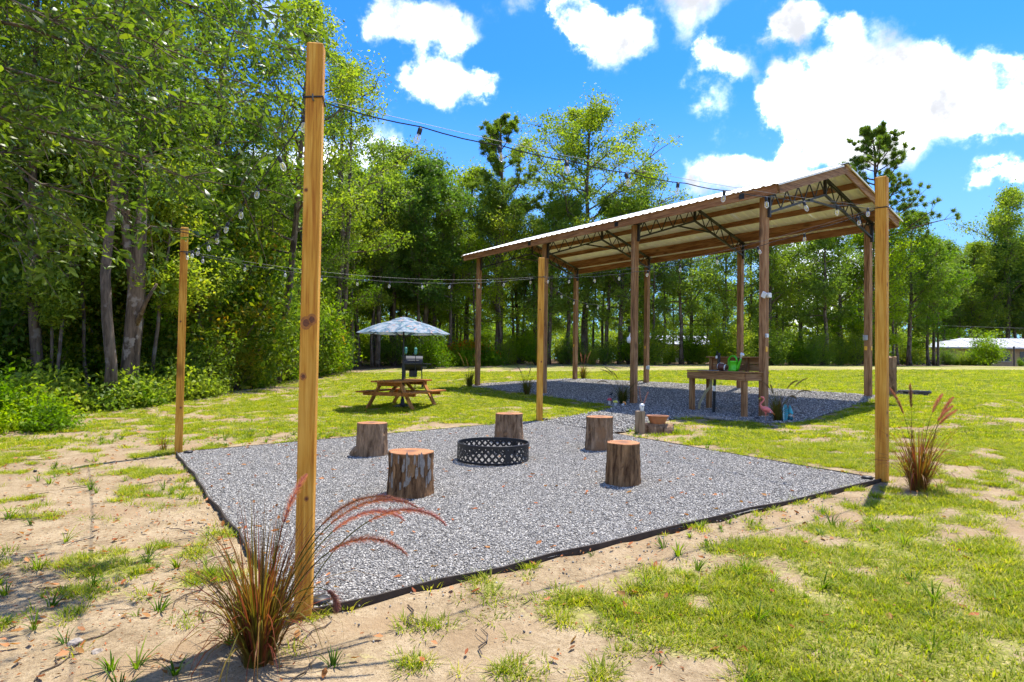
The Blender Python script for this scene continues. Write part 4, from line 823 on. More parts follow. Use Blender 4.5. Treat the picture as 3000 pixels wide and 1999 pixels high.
for sg in (-1, 1): MB().tube([(sg * .045, 0, .115), (sg * .07, -.03, .085), (sg * .06, -.055, .075)], [.018, .016, .012], 8).build('arm', M['skin'], t, sm=True); MB().lathe([(.022, 0), (.026, .012), (.01, .03)], 8, (sg * .028, -.035, 0), 1, 1.4).build('boot', M['black'], t, sm=True)
for (x, y, h, cr, cm, tilt, lab) in ((2.44, 16.05, .17, .062, 'red', (0, .05), 'red capped mushroom ornament by the shelter post'), (2.56, 15.86, .125, .062, 'yell', (.08, 0), 'yellow capped mushroom ornament by the shelter post'), (2.72, 15.80, .12, .055, 'orange', (.1, .75), 'orange mushroom ornament tipped over by the shelter post')):
    t = thing('mushroom_ornament', lab, 'ornament', (x, y, g1(x, y) + .01), 0); t.rotation_euler = (tilt[0], tilt[1], .3)
    MB().lathe([(.036, 0), (.03, .03), (.024, h * .55), (.026, h * .66)], 12).build('stem', M['beard'], t, sm=True); cp = MB().lathe([(.026, h * .60), (cr, h * .60), (cr * 1.02, h * .66), (cr * .8, h * .86), (cr * .4, h * .97), (.002, h)], 16).build('cap', M[cm], t, sm=True)
    for k in range(6): a = k * 1.05; MB().lathe([(.009, 0), (.007, .004), (.001, .006)], 8).build('spot', M['white'], cp, (cr * .82 * math.cos(a), cr * .82 * math.sin(a), h * .82))
t = thing('garden_stake', 'thin black bird shaped metal stake behind the mushroom ornaments', 'ornament', (2.50, 16.12, g1(2.5, 16.12)), 0); MB().tube([(0, 0, -.05), (0, 0, .26)], .005, 6).build('rod', M['black'], t); MB().tube([(-.07, 0, .22), (-.03, 0, .255), (.01, 0, .27), (.035, 0, .30), (.05, 0, .295)], [.003, .016, .024, .012, .003], 8).build('bird', M['black'], t, sm=True)
# short timber post with vase, bowl on log
lx, ly = 2.14, 10.70; lz = g1(lx, ly); t = thing('short_post', 'short square weathered timber post at the gravel edge', 'post', (lx, ly, lz - .03), R(20)); MB().box((0, 0, .20), (.125, .125, .40), None, .008).build('timber', M['log_z'], t)
t = thing('skull_vase', 'small white skull shaped vase holding two pink plumes on the short post', 'vase', (lx + .03, ly - .0, lz + .37), R(30))
MB().lathe([(.024, 0), (.030, .015), (.028, .035), (.040, .055), (.046, .085), (.040, .11), (.022, .122), (.016, .118)], 16, (0, 0, 0), 1, .85).build('skull', M['white'], t, sm=True)
for sg in (-1, 1): MB().lathe([(.010, 0), (.007, -.006)], 8).build('eye_socket', M['truss'], t, (sg * .017, -.037, .072)).rotation_euler = (R(90), 0, 0)
MB().box((0, -.029, .022), (.03, .008, .012)).build('teeth', M['beard'], t)
VASE = (lx + .03, ly, lz + .48)
bx_, by_ = 2.47, 10.78; bz_ = g1(bx_, by_); t = thing('log_slab', 'short fallen log piece lying beside the short post under a bowl', 'log', (bx_, by_, bz_), R(-18))
V = []; n = 18; r = np.random.default_rng(9)
for x in (-.23, -.1, .1, .23):
    for k in range(n + 1): a = math.pi * k / n; rr = .165 * (1 + .06 * math.sin(3 * a + 8 * x) + .02 * r.normal()); V.append((x + .01 * r.normal(), -rr * math.cos(a) * .85, min(rr * math.sin(a) * 1.1, .155)))
Fq = [(j * (n + 1) + k, j * (n + 1) + k + 1, (j + 1) * (n + 1) + k + 1, (j + 1) * (n + 1) + k) for j in range(3) for k in range(n)]
MB().add(V, Fq).build('bark', M['bark2'], t); MB().add(V[:n + 1] + V[-n - 1:], [tuple(range(n, -1, -1)), tuple(range(n + 1, 2 * n + 2))]).build('cut_end', M['log_z'], t)
t = thing('terracotta_bowl', 'oval terracotta planter bowl resting on the log', 'bowl', (bx_ - .02, by_, bz_ + .15), R(-18)); MB().lathe([(.11, 0), (.125, .02), (.165, .11), (.185, .115), (.19, .135), (.18, .138), (.165, .13), (.12, .03), (.001, .028)], 28, sy=.68, cap=False).build('bowl', M['terra'], t, sm=False); MB().lathe([(.15, .085), (.001, .09)], 20, sy=.68, cap=False).build('soil', M['ash'], t)
# old tie post and hose
ox, oy = 9.62, 16.3; oz = g1(ox, oy); t = thing('railway_tie_post', 'dark weathered railway tie standing upright with a wire round it', 'post', (ox, oy, oz - .05), R(-30)); V = []; r = np.random.default_rng(12)
for j in range(12):
    z = j / 11 * 1.02
    for (x, y) in ((-1, -1), (-.3, -1.04), (.4, -.97), (1, -1), (1.03, .2), (1, 1), (0, 1.03), (-1, 1), (-1.02, 0)): V.append((x * .10 + r.normal() * .004, y * .09 + r.normal() * .004, z + (r.normal() * .018 if j == 11 else 0)))
MB().add(V, [(j * 9 + k, j * 9 + (k + 1) % 9, (j + 1) * 9 + (k + 1) % 9, (j + 1) * 9 + k) for j in range(11) for k in range(9)] + [tuple(range(99, 108))]).build('timber', M['tie'] if 'tie' in M else M['bark2'], t); MB().tube([(-.11, -.1, .74), (.11, -.1, .72), (.11, .1, .73), (-.11, .1, .74), (-.11, -.1, .74)], .004, 5).build('wire', M['wire'], t)
hx, hy_ = 10.3, 16.55; P = []
for k in range(120): a = k * .42; rr = .34 + .10 * math.sin(k * .23) - k * .0006; P.append((rr * 1.25 * math.cos(a), rr * .9 * math.sin(a), .02 + .012 * (k // 15)))
t = thing('garden_hose', 'black garden hose coiled on the grass beside the railway tie', 'hose', (hx, hy_, g1(hx, hy_)), .3); MB().tube(P, .013, 6).build('coil', M['cable'], t, sm=True)
q = MB().lathe([(.018, 0), (.018, .03), (.012, .034)], 12); tag(q.build('sprinkler_cap', M['black'], None, (-5.68, 7.74, g1(-5.68, 7.74) - .003)), 'small black pipe cap sticking out of the sand', 'pipe cap')
for (x, y, s_, lab) in ((-2.20, 3.32, .034, 'larger pale rock lying on the sand'), (-2.03, 3.22, .026, 'smaller flat pale rock on the sand beside the larger one')):
    r = np.random.default_rng(int(s_ * 1000)); import bmesh as _b; bm = _b.new(); _b.ops.create_icosphere(bm, subdivisions=2, radius=s_)
    for v in bm.verts: v.co *= 1 + r.normal() * .13; v.co.z *= .62
    me = bpy.data.meshes.new('rock'); bm.to_mesh(me); bm.free(); me.materials.append(M['rock']); tag(link('rock', me, None, (x, y, g1(x, y) + s_ * .25)), lab, 'rock')

# ------------------------------------------------------------------ houses beyond the lawn
hx0, hy0 = 61, 82; hz = 1.2; t = thing('bungalow', 'tan bungalow with white hipped metal roof beyond the lawn', 'house', (hx0, hy0, hz), R(-12))
L2, D2, HW, HR = 8.5, 5, 2.25, 1.25
MB().box((0, 0, HW / 2 - .2), (2 * L2 - 1.4, 2 * D2 - 1.4, HW + .4)).build('wall', M['brick'], t)
rf = MB().add([(-L2, -D2, HW), (L2, -D2, HW), (L2, D2, HW), (-L2, D2, HW), (-L2 + 5, 0, HW + HR), (L2 - 5, 0, HW + HR), (-L2, -D2, HW - .16), (L2, -D2, HW - .16), (L2, D2, HW - .16), (-L2, D2, HW - .16)], [(0, 1, 5, 4), (1, 2, 5), (2, 3, 4, 5), (3, 0, 4), (6, 7, 1, 0), (7, 8, 2, 1), (8, 9, 3, 2), (9, 6, 0, 3), (9, 8, 7, 6)]).build('roof', M['farroof'], t)
for k in range(16): x = -L2 + .6 + k * 1.08; u = max(0, min(1, (min(x + L2, L2 - x)) / 5)); MB().beam((x, -D2 + .02, HW + .03), (x, -D2 + D2 * u, HW + HR * u + .03), .05, .05).build('roof_seam', M['farroof'], rf)
for x, wd in ((-4.2, 1.1), (-.6, 1.3), (1.6, 1.0), (4.5, 1.6)): w_ = MB().box((x, -D2 + .68, 1.15), (wd, .06, 1.2)).build('window', M['darkglass'], t); MB().box((x, -D2 + .66, .52), (wd + .15, .12, .07)).build('sill', M['cream'], w_); MB().box((x, -D2 + .64, 1.15), (.06, .05, 1.2)).build('mullion', M['cream'], w_)
MB().box((-2.6, -D2 + .67, .98), (.95, .06, 1.96)).build('door', M['truss'], t)
sx0, sy0 = 15.0, 62; t = thing('white_roofed_shed', 'low cream shed with pale metal roof half hidden behind tree trunks', 'shed', (sx0, sy0, 1.2), R(-6)); MB().box((0, 0, .75), (6.4, 4, 1.9)).build('wall', M['cream'], t)
MB().add([(-3.6, -2.5, 1.65), (3.6, -2.5, 1.65), (3.6, 0, 2.5), (-3.6, 0, 2.5), (-3.6, 2.5, 1.65), (3.6, 2.5, 1.65), (-3.6, -2.5, 1.55), (3.6, -2.5, 1.55)], [(0, 1, 2, 3), (3, 2, 5, 4), (6, 7, 1, 0)]).build('roof', M['farroof'], t); MB().box((-2, -2.04, .9), (1.2, .05, .9)).build('window', M['darkglass'], t); MB().box((2.2, -2.04, .75), (1.0, .05, 1.7)).build('door', M['truss'], t)
fz = thing('board_fence', 'dark board fence between the trees and the bungalow', 'fence', (48.5, 76, 1.1), R(-4))
for k in range(3): MB().box((0, 0, .35 + k * .38), (6.4, .05, .28)).build('board', M['truss'], fz)
for k in range(5): MB().box((-3.1 + k * 1.55, .06, .6), (.12, .1, 1.5)).build('fence_post', M['truss'], fz)
lp = thing('lamp_pole', 'thin black lamp pole on the lawn before the bungalow', 'lamp post', (54.2, 69.5, 1.19)); MB().tube([(0, 0, -.1), (0, 0, 2.0)], .06, 8).build('pole', M['black'], lp); MB().box((0, 0, 2.08), (.16, .16, .2), None, .03).build('head', M['black'], lp)
for zz, lab in ((5.4, 'upper thin power line crossing before the trees by the bungalow'), (3.9, 'lower pale power line crossing before the trees by the bungalow')):
    q = MB().tube([(38 + 6 * k, 66 + .6 * k, zz - .25 * math.sin(math.pi * k / 10)) for k in range(11)], .014, 4); tag(q.build('power_line', M['wire']), lab, 'power line')
# ------------------------------------------------------------------ vegetation
def leaf_mesh(name, P, L, Wd, mat, seed, rndc, up=.45, tdir=None, fold=.12):
    r = np.random.default_rng(seed); n = len(P); k_ = r.uniform(.45, 1.4, n); L = L * k_; Wd = Wd * k_ * r.uniform(.75, 1.3, n)
    nrm = r.normal(size=(n, 3)); nrm /= np.linalg.norm(nrm, axis=1, keepdims=True); nrm[:, 2] = nrm[:, 2] + up; nrm /= np.linalg.norm(nrm, axis=1, keepdims=True)
    t = r.normal(size=(n, 3)) if tdir is None else tdir + r.normal(0, .55, (n, 3)); t -= nrm * (t * nrm).sum(1, keepdims=True); t /= np.linalg.norm(t, axis=1, keepdims=True) + 1e-9; b = np.cross(nrm, t)
    V = np.empty((n, 4, 3)); V[:, 0] = P - t * L[:, None] * .5; V[:, 2] = P + t * L[:, None] * .5; mid = P + nrm * (L * fold)[:, None]
    V[:, 1] = mid + b * Wd[:, None] * .5; V[:, 3] = mid - b * Wd[:, None] * .5
    rn = np.clip(rndc * .55 + r.random(n) * .5 - .02, 0, 1)
    return np_mesh(name, V.reshape(-1, 3), np.arange(n * 4).reshape(n, 4), mat, False, None, dict(rnd=rn))
def clumps(C, per, sig, seed, flat=.65):
    r = np.random.default_rng(seed); C = np.asarray(C); n = len(C); k = np.maximum(4, r.normal(per, per * .3, n)).astype(int); idx = np.repeat(np.arange(n), k); m_ = len(idx)
    sg = sig * r.uniform(.6, 1.3, n)[idx]; d = r.normal(size=(m_, 3)) * np.array([1, 1, flat]) * sg[:, None]; return C[idx] + d, r.random(n)[idx]
def broadleaf(seed, H, r0, cb, spread, nl, per, L, mat, trunkmat, sig=.42, twin=False, bare=0., lean=0.):
    r = np.random.default_rng(seed); T = MB(); C = []
    def trunk(x0, a0, hh, rr):
        P = []; x, y = x0, 0; dx, dy = lean * math.cos(a0), lean * math.sin(a0)
        for i in range(13): u = i / 12; P.append(Vector((x, y, hh * .95 * u))); x += dx * hh / 12 + r.normal() * .045 * hh / 12; y += dy * hh / 12 + r.normal() * .045 * hh / 12
        rad = [rr * (1.35 if i == 0 else 1) * (1 - .88 * (i / 12) ** 1.15) + .012 for i in range(13)]; T.tube(P, rad, 9); return P, rad
    trs = [trunk(0, 0, H, r0)] + ([trunk(.0 + r0 * 1.6, 2.0, H * .93, r0 * .85)] if twin else [])
    for ti, (P, rad) in enumerate(trs):
        for i in range(nl if not twin else nl // 2 + 2):
            u = (i + r.random() * .9) / nl if not twin else (i + r.random()) / (nl // 2 + 2); t = cb + (.985 - cb) * u; f_ = t * 12 / .95 * .95; k = min(int(t * 12), 11); p = P[k].lerp(P[k + 1], t * 12 - k)
            env = max(.16, math.sin(math.pi * (u * .80 + .16)) ** .8) * (1 - .35 * u); ln = spread * env * r.uniform(.6, 1.15); a = i * 2.4 + r.normal() * .5; el = .12 + .75 * u + r.normal() * .15
            Q = [p]; d = Vector((math.cos(a) * math.cos(el), math.sin(a) * math.cos(el), math.sin(el)))
            for j in range(5): d = (d + Vector((r.normal() * .16, r.normal() * .16, .05 + r.normal() * .12))).normalized(); Q.append(Q[-1] + d * ln / 5)
            br = max(.012, min(rad[k] * .5, .018 * ln + .012)); T.tube(Q, [br * (1 - .8 * j / 5) for j in range(6)], 5, False)
            if r.random() < bare: continue
            for j in range(2, 6):
                C.append(Q[j] + Vector(r.normal(size=3) * .12))
                for s_ in range(3):
                    d2 = (d + Vector(r.normal(size=3) * .85)).normalized(); e = Q[j] + d2 * ln * r.uniform(.16, .36); T.tube([Q[j], Q[j].lerp(e, .5) + Vector((0, 0, .06)), e], [br * .4, br * .3, .006], 4, False); C.append(e)
    Pn, rc = clumps(C, per, sig, seed + 1); crown = leaf_mesh('crown', Pn, L, L * .5, mat, seed + 2, rc); return T.mesh('trunk', trunkmat, True), crown, H
def pine(seed, H, r0, cb, spread, nl):
    r = np.random.default_rng(seed); T = MB(); C = []; D = []
    P = [Vector((r.normal() * .05 * i * .4, r.normal() * .05 * i * .4, H * i / 12)) for i in range(13)]; T.tube(P, [r0 * (1 - .8 * i / 12) + .02 for i in range(13)], 9)
    for i in range(nl):
        u = (i + r.random()) / nl; t = cb + (1 - cb) * u; k = min(int(t * 12), 11); p = P[k].lerp(P[k + 1], t * 12 - k); a = i * 2.4 + r.normal() * .4; ln = spread * (1 - .72 * u ** 1.4) * r.uniform(.55, 1.1); el = -.05 + .7 * u; Q = [p]; d = Vector((math.cos(a) * math.cos(el), math.sin(a) * math.cos(el), math.sin(el)))
        for j in range(5): d = (d + Vector((r.normal() * .15, r.normal() * .15, .10 + r.normal() * .1))).normalized(); Q.append(Q[-1] + d * ln / 5)
        T.tube(Q, [.05 * (1 - .8 * j / 5) * ln / 2.5 + .008 for j in range(6)], 5, False)
        for j in range(2, 6):
            for s_ in range(3): d2 = (d + Vector(r.normal(size=3) * .8) + Vector((0, 0, .35))).normalized(); e = Q[j] + d2 * ln * r.uniform(.10, .26); T.tube([Q[j], e], [.015, .008], 4, False); C.append(e); D.append(d2)
    C = np.array(C); D = np.array(D); per = 90; n = len(C); idx = np.repeat(np.arange(n), per); d = D[idx] * .9 + r.normal(size=(n * per, 3)) * .75; d /= np.linalg.norm(d, axis=1, keepdims=True); Ls = r.uniform(.20, .34, n * per); base = C[idx] + r.normal(size=(n * per, 3)) * .05
    sd = np.cross(d, r.normal(size=(n * per, 3))); sd /= np.linalg.norm(sd, axis=1, keepdims=True); V = np.empty((n * per, 3, 3)); V[:, 0] = base - sd * .02; V[:, 1] = base + sd * .02; V[:, 2] = base + d * Ls[:, None]
    return T.mesh('trunk', M['trunkpine'], True), np_mesh('crown', V.reshape(-1, 3), np.arange(n * per * 3).reshape(-1, 3), M['needle'], False, None, dict(rnd=np.clip(r.random(n)[idx] * .5 + r.random(n * per) * .5, 0, 1))), H
def shrub(seed, H, rad, nst, per, L, mat, sig=.2, wd=.5, aspect=.6):
    r = np.random.default_rng(seed); T = MB(); C = []
    for i in range(nst):
        a = r.uniform(0, 6.28); el = r.uniform(.25, 1.5); ln = r.uniform(.4, 1.18); e = Vector((math.cos(a) * math.cos(el) * rad * 1.6 * ln, math.sin(a) * math.cos(el) * rad * 1.5 * ln, math.sin(el) * H * ln)); m_ = e * .5 + Vector((r.normal() * .06, r.normal() * .06, .06)); T.tube([Vector((e.x * .08, e.y * .08, -.03)), m_, e], [.018 * H ** .5, .012 * H ** .5, .004], 5, False)
        for j in range(4): C.append(m_.lerp(e, j / 3) + Vector(r.normal(size=3) * rad * .16))
    C = [Vector((c.x, c.y, max(c.z, .12 * H))) for c in C]
    Pn, rc = clumps(C, per, sig, seed + 1, .8); Pn[:, 2] = np.maximum(Pn[:, 2], .02); return T.mesh('stems', M['trunk'], True), leaf_mesh('foliage', Pn, L, L * wd, mat, seed + 2, rc), H
PR = {}
PR['N1'] = broadleaf(301, 13, .13, .36, 3.4, 24, 44, .115, M['leaf'], M['trunk'], .23)
PR['N2'] = broadleaf(302, 14, .11, .40, 3.0, 24, 44, .11, M['leafd'], M['trunk'], .23)
PR['N3'] = broadleaf(303, 10, .08, .18, 2.9, 22, 44, .105, M['leafb'], M['trunk'], .23)
PR['T1'] = broadleaf(311, 17.5, .20, .40, 4.4, 22, 40, .155, M['leaf'], M['trunk'], .28, True)
PR['T2'] = broadleaf(312, 16, .16, .40, 3.6, 18, 38, .155, M['leafd'], M['trunk'], .28, False, .15)
PR['T3'] = broadleaf(313, 17, .22, .34, 6.6, 30, 72, .165, M['leaf'], M['trunk'], .33, False, .12)
PR['F1'] = broadleaf(321, 13, .17, .24, 3.9, 22, 46, .165, M['leaf'], M['trunk'], .31)
PR['F2'] = broadleaf(322, 13, .15, .30, 3.6, 22, 44, .165, M['leafd'], M['trunk'], .30)
PR['F3'] = broadleaf(323, 12, .13, .16, 3.8, 22, 46, .155, M['leafb'], M['trunk'], .30)
PR['P1'] = pine(331, 16, .19, .50, 3.4, 30)
PR['P2'] = pine(332, 17, .20, .50, 4.4, 44)
PR['SL'] = broadleaf(341, 7, .045, .40, 1.3, 12, 40, .11, M['leaf'], M['trunk'], .25)
SH = {}
SH['S1'] = shrub(401, 2.2, .75, 30, 56, .09, M['leaf'], .19)
SH['S2'] = shrub(402, 2.4, .8, 32, 62, .095, M['leafb'], .20)
SH['S3'] = shrub(403, 2.6, .75, 34, 72, .09, M['leafy'], .22)
SH['G1'] = shrub(404, .55, .42, 24, 22, .08, M['leaf'], .15, .6)
SH['G2'] = shrub(405, .6, .42, 24, 24, .09, M['leafb'], .14, .42)
SH['LY'] = shrub(406, .9, .6, 30, 34, .14, M['lily'], .14, .25)
def put(kind, x, y, h, rz, label, group, name='broadleaf_tree', cat='tree', parts=('trunk', 'crown'), lean=(0, 0)):
    tm, cm, H = (PR.get(kind) or SH.get(kind)); s_ = h / H; t = thing(name, label, cat, (x, y, g1(x, y) - .03), rz, group); t.scale = (s_ * random.uniform(.9, 1.12),) * 2 + (s_,); t.rotation_euler = (lean[0], lean[1], rz)
    link(parts[0], tm, t); link(parts[1], cm, t); return t
rr_ = random.Random(11)
def wx(px, d): return (px - 1500) / 1886.0 * d
KL = {'N1': 'leafy mid green tree in the wood beside the sand', 'N2': 'dark green leafy tree in the wood beside the sand', 'N3': 'bright green young tree in the wood beside the sand', 'SL': 'slender sapling stem at the edge of the wood', 'F1': 'full crowned green tree in the treeline beyond the lawn', 'F2': 'dark full crowned tree in the treeline beyond the lawn', 'F3': 'bright green bushy tree in the treeline beyond the lawn', 'T2': 'tall sparse dark green tree rising over the treeline'}
def where(x, y):
    px = 1500 + 1886 * x / y
    if y > 90: return 'behind the bungalow'
    if px < 1340: return 'behind the parasol and grill'
    if px < 1900: return 'behind the far end of the shelter'
    if px < 2500: return 'behind the workbench end of the shelter'
    return 'between the shelter and the bungalow'
def auto(kind, x, y, h, lean=(0, 0), **kw):
    if kind[0] in 'FT':
        lab = {'F1': 'full crowned green tree', 'F2': 'dark full crowned tree', 'F3': 'bright green bushy tree', 'T2': 'thin sparse dark tree'}[kind] + ' in the treeline ' + where(x, y) + (', deeper in' if 52 < y < 90 else '')
        return put(kind, x, y, h, rr_.uniform(0, 6.28), lab, 'treeline ' + where(x, y), 'broadleaf_tree', 'tree', lean=lean)
    wl = ('near the dead trunk' if y < 18.5 else 'behind the wood edge shrubs' if y < 27 else 'behind the picnic table')
    if kind[0] in 'NS': return put(kind, x, y, h, rr_.uniform(0, 6.28), {'N1': 'leafy mid green tree', 'N2': 'dark green leafy tree', 'N3': 'bright green young tree', 'SL': 'slender sapling stem'}[kind] + (' deep in the wood ' if x < float(np.interp(y, *WOODX)) - 4 else ' at the front of the wood ') + wl, 'wood ' + wl, 'sapling' if kind == 'SL' else 'broadleaf_tree', 'tree', lean=lean)
    nm = 'sapling' if kind == 'SL' else 'broadleaf_tree'; return put(kind, x, y, h, rr_.uniform(0, 6.28), KL[kind], {'N': 'trees of the wood beside the sand', 'S': 'saplings at the wood edge', 'F': 'trees of the treeline beyond the lawn', 'T': 'tall trees of the treeline'}[kind[0]], nm, 'tree', lean=lean)
# wood beside the sand
pts = []
for k in range(4000):
    y = rr_.uniform(14.5, 44); xe = float(np.interp(y, *WOODX)); x = xe - .8 - 22 * rr_.random() ** 1.7
    if x < -.84 * y - 5: continue
    if abs(x + 9.5) < 1.2 and abs(y - 15.6) < 1.4: continue
    dm = 1.7 if x > xe - 4 else 2.4
    if all((x - a) ** 2 + (y - b_) ** 2 > dm * dm for a, b_ in pts): pts.append((x, y))
    if len(pts) >= 76: break
for i, (x, y) in enumerate(pts):
    xe = float(np.interp(y, *WOODX)); u = -x / y
    k = rr_.choice(['N1', 'N2', 'N1', 'N2', 'N3'])
    h = rr_.uniform(10.5, 15) if u > .42 else (rr_.uniform(8.5, 12.5) if y < 30 else rr_.uniform(10, 13.5))
    if k == 'N3': h *= .72
    px_ = 1500 + 1886 * x / y; tp2 = float(np.interp(px_, [0, 720, 790, 850, 960, 1040, 1200], [-900, -500, 200, 430, 520, 480, 480])); h = min(h, (1040 - tp2) / 1886 * y * rr_.uniform(.85, 1.08) + .9)
    auto(k, x, y, h)
for i in range(26):
    y = rr_.uniform(14.8, 30); xe = float(np.interp(y, *WOODX)); auto('SL', xe - rr_.uniform(.1, 4), y, rr_.uniform(4, 8), (rr_.uniform(-.12, .12), rr_.uniform(-.12, .12)))
# trees with a look of their own
T = MB(); r = np.random.default_rng(77); P = [Vector((.0, 0, -.05)), Vector((.03, 0, .8)), Vector((.05, .03, 1.8)), Vector((.10, .05, 3.0)), Vector((.13, .08, 4.4)), Vector((.17, .1, 5.6))]; T.tube(P, [.30, .21, .19, .19, .15, .10], 14); T.tube([P[3], Vector((-.15, .1, 4.0)), Vector((-.3, .1, 5.0)), Vector((-.35, .2, 5.5))], [.18, .13, .11, .07], 10); T.tube([P[2], Vector((.5, -.2, 2.6)), Vector((.8, -.3, 3.0))], [.08, .05, .03], 7)
dt = thing('dead_tree', 'thick dead trunk with peeling pale bark and broken top at the wood edge', 'tree', (-9.5, 16.0, g1(-9.5, 16))); T.build('trunk', M['trunkdead'], dt, sm=True)
put('N2', -9.42, 15.15, 13.5, 1.0, 'straight slender brown tree standing in front of the dead trunk', None)
put('N1', -8.95, 24.5, 14.5, 2.0, 'dark leaning oak at the wood edge behind the string lights', None, lean=(.03, -.14))
put('T1', -9.24, 34.15, 17.8, .6, 'tall twin trunked tree rising highest behind the grill', None)
put('T2', wx(1105, 40), 40, 15.2, 1.4, 'tall sparse tree with wide trunk behind the parasol', None)
put('F2', wx(1245, 42), 42, 14.2, 2.4, 'rounded dark tree behind the parasol edge', None)
put('T2', wx(1330, 44.5), 44.5, 13.0, 4.4, 'thin crooked tree with a side branch beside the orange flowers', None)
put('P1', wx(1465, 45), 45, 17.0, .3, 'slim pine with bare reddish trunk rising behind the shelter end', None, 'pine_tree')
put('T3', wx(1715, 46), 46, 18.8, 1.9, 'broad tall tree with open spreading crown above the shelter roof', None)
put('T2', wx(1885, 47), 47, 15.4, 5.0, 'thin topped tree with bare twigs beside the broad tall tree', None)
put('P2', wx(2555, 48), 48, 17.4, 2.2, 'large pine with tufted needles rising behind the shelter gable', None, 'pine_tree')
put('F1', wx(2950, 96), 96, 27.0, 1.1, 'big spreading tree rising behind the bungalow roof', None)
# treeline beyond the lawn
for px in range(1010, 3080, 74):
    d = 45 + rr_.uniform(-1.5, 4) + max(0, (px - 2450) / 60.0); px2 = px + rr_.uniform(-28, 28)
    top = np.interp(px2, [1000, 1250, 1420, 1500, 1700, 1900, 2000, 2500, 2620, 2700, 2800, 2900, 3000], [380, 420, 500, 560, 470, 520, 570, 600, 640, 610, 690, 600, 560]) + rr_.uniform(-10, 70)
    d = d if px2 < 2735 else 99 + rr_.uniform(-2, 4); hor = 1049 + (px2 - 1500) * .0143; h = (hor - top) / 1886 * d + .2; auto(rr_.choice(['F1', 'F2', 'F1', 'F2', 'F3']), wx(px2, d), d, h)
for px in range(700, 3100, 84):
    d = 54 + rr_.uniform(-2, 5) + max(0, (px - 2450) / 30.0); px2 = px + rr_.uniform(-30, 30); top = np.interp(px2, [700, 1000, 1250, 1500, 2000, 2600, 3000], [560, 620, 700, 760, 780, 780, 700]) + rr_.uniform(0, 90); hor = 1049 + (px2 - 1500) * .0143; d = d if px2 < 2735 else 108 + rr_.uniform(-2, 4)
    x = wx(px2, d)
    if abs(x - sx0) < 6.5 and abs(d - sy0) < 5: d = sy0 + 6; x = wx(px2, d)
    auto(rr_.choice(['F1', 'F2', 'F2', 'F3']), x, d, (hor - top) / 1886 * d + .2)
for k in range(30):
    px2 = rr_.uniform(900, 2750); d = rr_.uniform(43, 52) + max(0, (px2 - 2450) / 60.0); auto('T2', wx(px2, d), d, rr_.uniform(8.5, 11.5))
# trees behind the bungalow
for k in range(12):
    px2 = 2640 + k * 42; d = 97 + rr_.uniform(-2, 6); auto(rr_.choice(['F1', 'F2']), wx(px2, d), d, rr_.uniform(15, 20))
# shrubs
SL_ = {'S1': 'dark leafy shrub at the wood edge', 'S2': 'bright green shrub at the wood edge', 'S3': 'shrub with yellowing and reddish leaves at the wood edge', 'G1': 'low dark ground plant on the wood floor', 'G2': 'low bright green weed clump at the wood edge'}
def bush(k, x, y, h, label=None, group=None): return put(k, x, y, h, rr_.uniform(0, 6.28), label or (('tall ' if h > 3.2 else '') + SL_[k] + (' near the dead trunk' if y < 18.5 else ' by the picnic lawn' if y < 27 else ' behind the picnic table')), group or {'S': 'shrubs along the wood edge', 'G': 'low plants along the wood edge'}[k[0]], 'shrub' if k[0] == 'S' else 'low_plant', 'shrub' if k[0] == 'S' else 'plant', ('stems', 'foliage'))
for k in range(40):
    y = 18.2 + 17 * (k / 40) + rr_.uniform(-.4, .4); xe = float(np.interp(y, *WOODX)); bush(rr_.choice(['S1', 'S2', 'S3', 'S1']), xe + rr_.uniform(-1.4, .35), y, rr_.uniform(1.3, 3.6) if y > 20 else rr_.uniform(1.2, 2.2))
for k in range(12):
    y = 19 + k * .9; xe = float(np.interp(y, *WOODX)); bush(rr_.choice(['S2', 'S3', 'S1']), xe - rr_.uniform(.6, 2.2), y, rr_.uniform(4, 6.2))
for k in range(30):
    y = rr_.uniform(15.2, 25); xe = float(np.interp(y, *WOODX)); bush(rr_.choice(['S2', 'S3', 'S1', 'S2']), xe - rr_.uniform(1.6, 7), y, rr_.uniform(2.0, 4.8))
for k in range(26):
    y = rr_.uniform(15, 32); xe = float(np.interp(y, *WOODX)); bush('S1', xe - rr_.uniform(2.5, 9), y, rr_.uniform(1.4, 3.6))
for k in range(52):
    y = rr_.uniform(12.2, 19.5); xe = float(np.interp(y, *WOODX)); bush('G1' if rr_.random() < .7 else 'G2', xe + .5 - 3.2 * rr_.random() ** 1.4, y, rr_.uniform(.18, .85))
for (x, y, h) in ((-9.3, 11.5, .75), (-8.8, 11.9, .6), (-9.0, 11.0, .55), (-8.2, 11.5, .45), (-9.9, 12.3, .8)): bush('G2', x, y, h)
for k in range(34):
    px2 = 1010 + k * 48 + rr_.uniform(-15, 15); d = 42.5 + rr_.uniform(-1, 2) + max(0, (px2 - 2450) / 40.0)
    if 1320 < px2 < 1430: continue
    bush(rr_.choice(['S1', 'S1', 'S2']), wx(px2, d), d, rr_.uniform(1.2, 3.0), 'green shrub in the undergrowth beneath the treeline beyond the lawn', 'undergrowth beneath the treeline')
for k in range(34):
    px2 = 900 + k * 62 + rr_.uniform(-15, 15); d = 58 + rr_.uniform(-1, 3) + max(0, (px2 - 2450) / 25.0); x = wx(px2, d)
    if abs(x - sx0) < 7 and d < 66: d = 68; x = wx(px2, d)
    if px2 < 2720: bush('S1', x, d, rr_.uniform(3.0, 5.0), 'deep shaded shrub far back among the treeline trunks', 'deep undergrowth of the treeline')
bush('S2', wx(1262, 37), 37, 2.2, 'rounded bright shrub on the lawn behind the grill'); bush('S1', wx(2165, 41), 41, 2.9, 'pale rounded bush behind the workbench against the treeline')
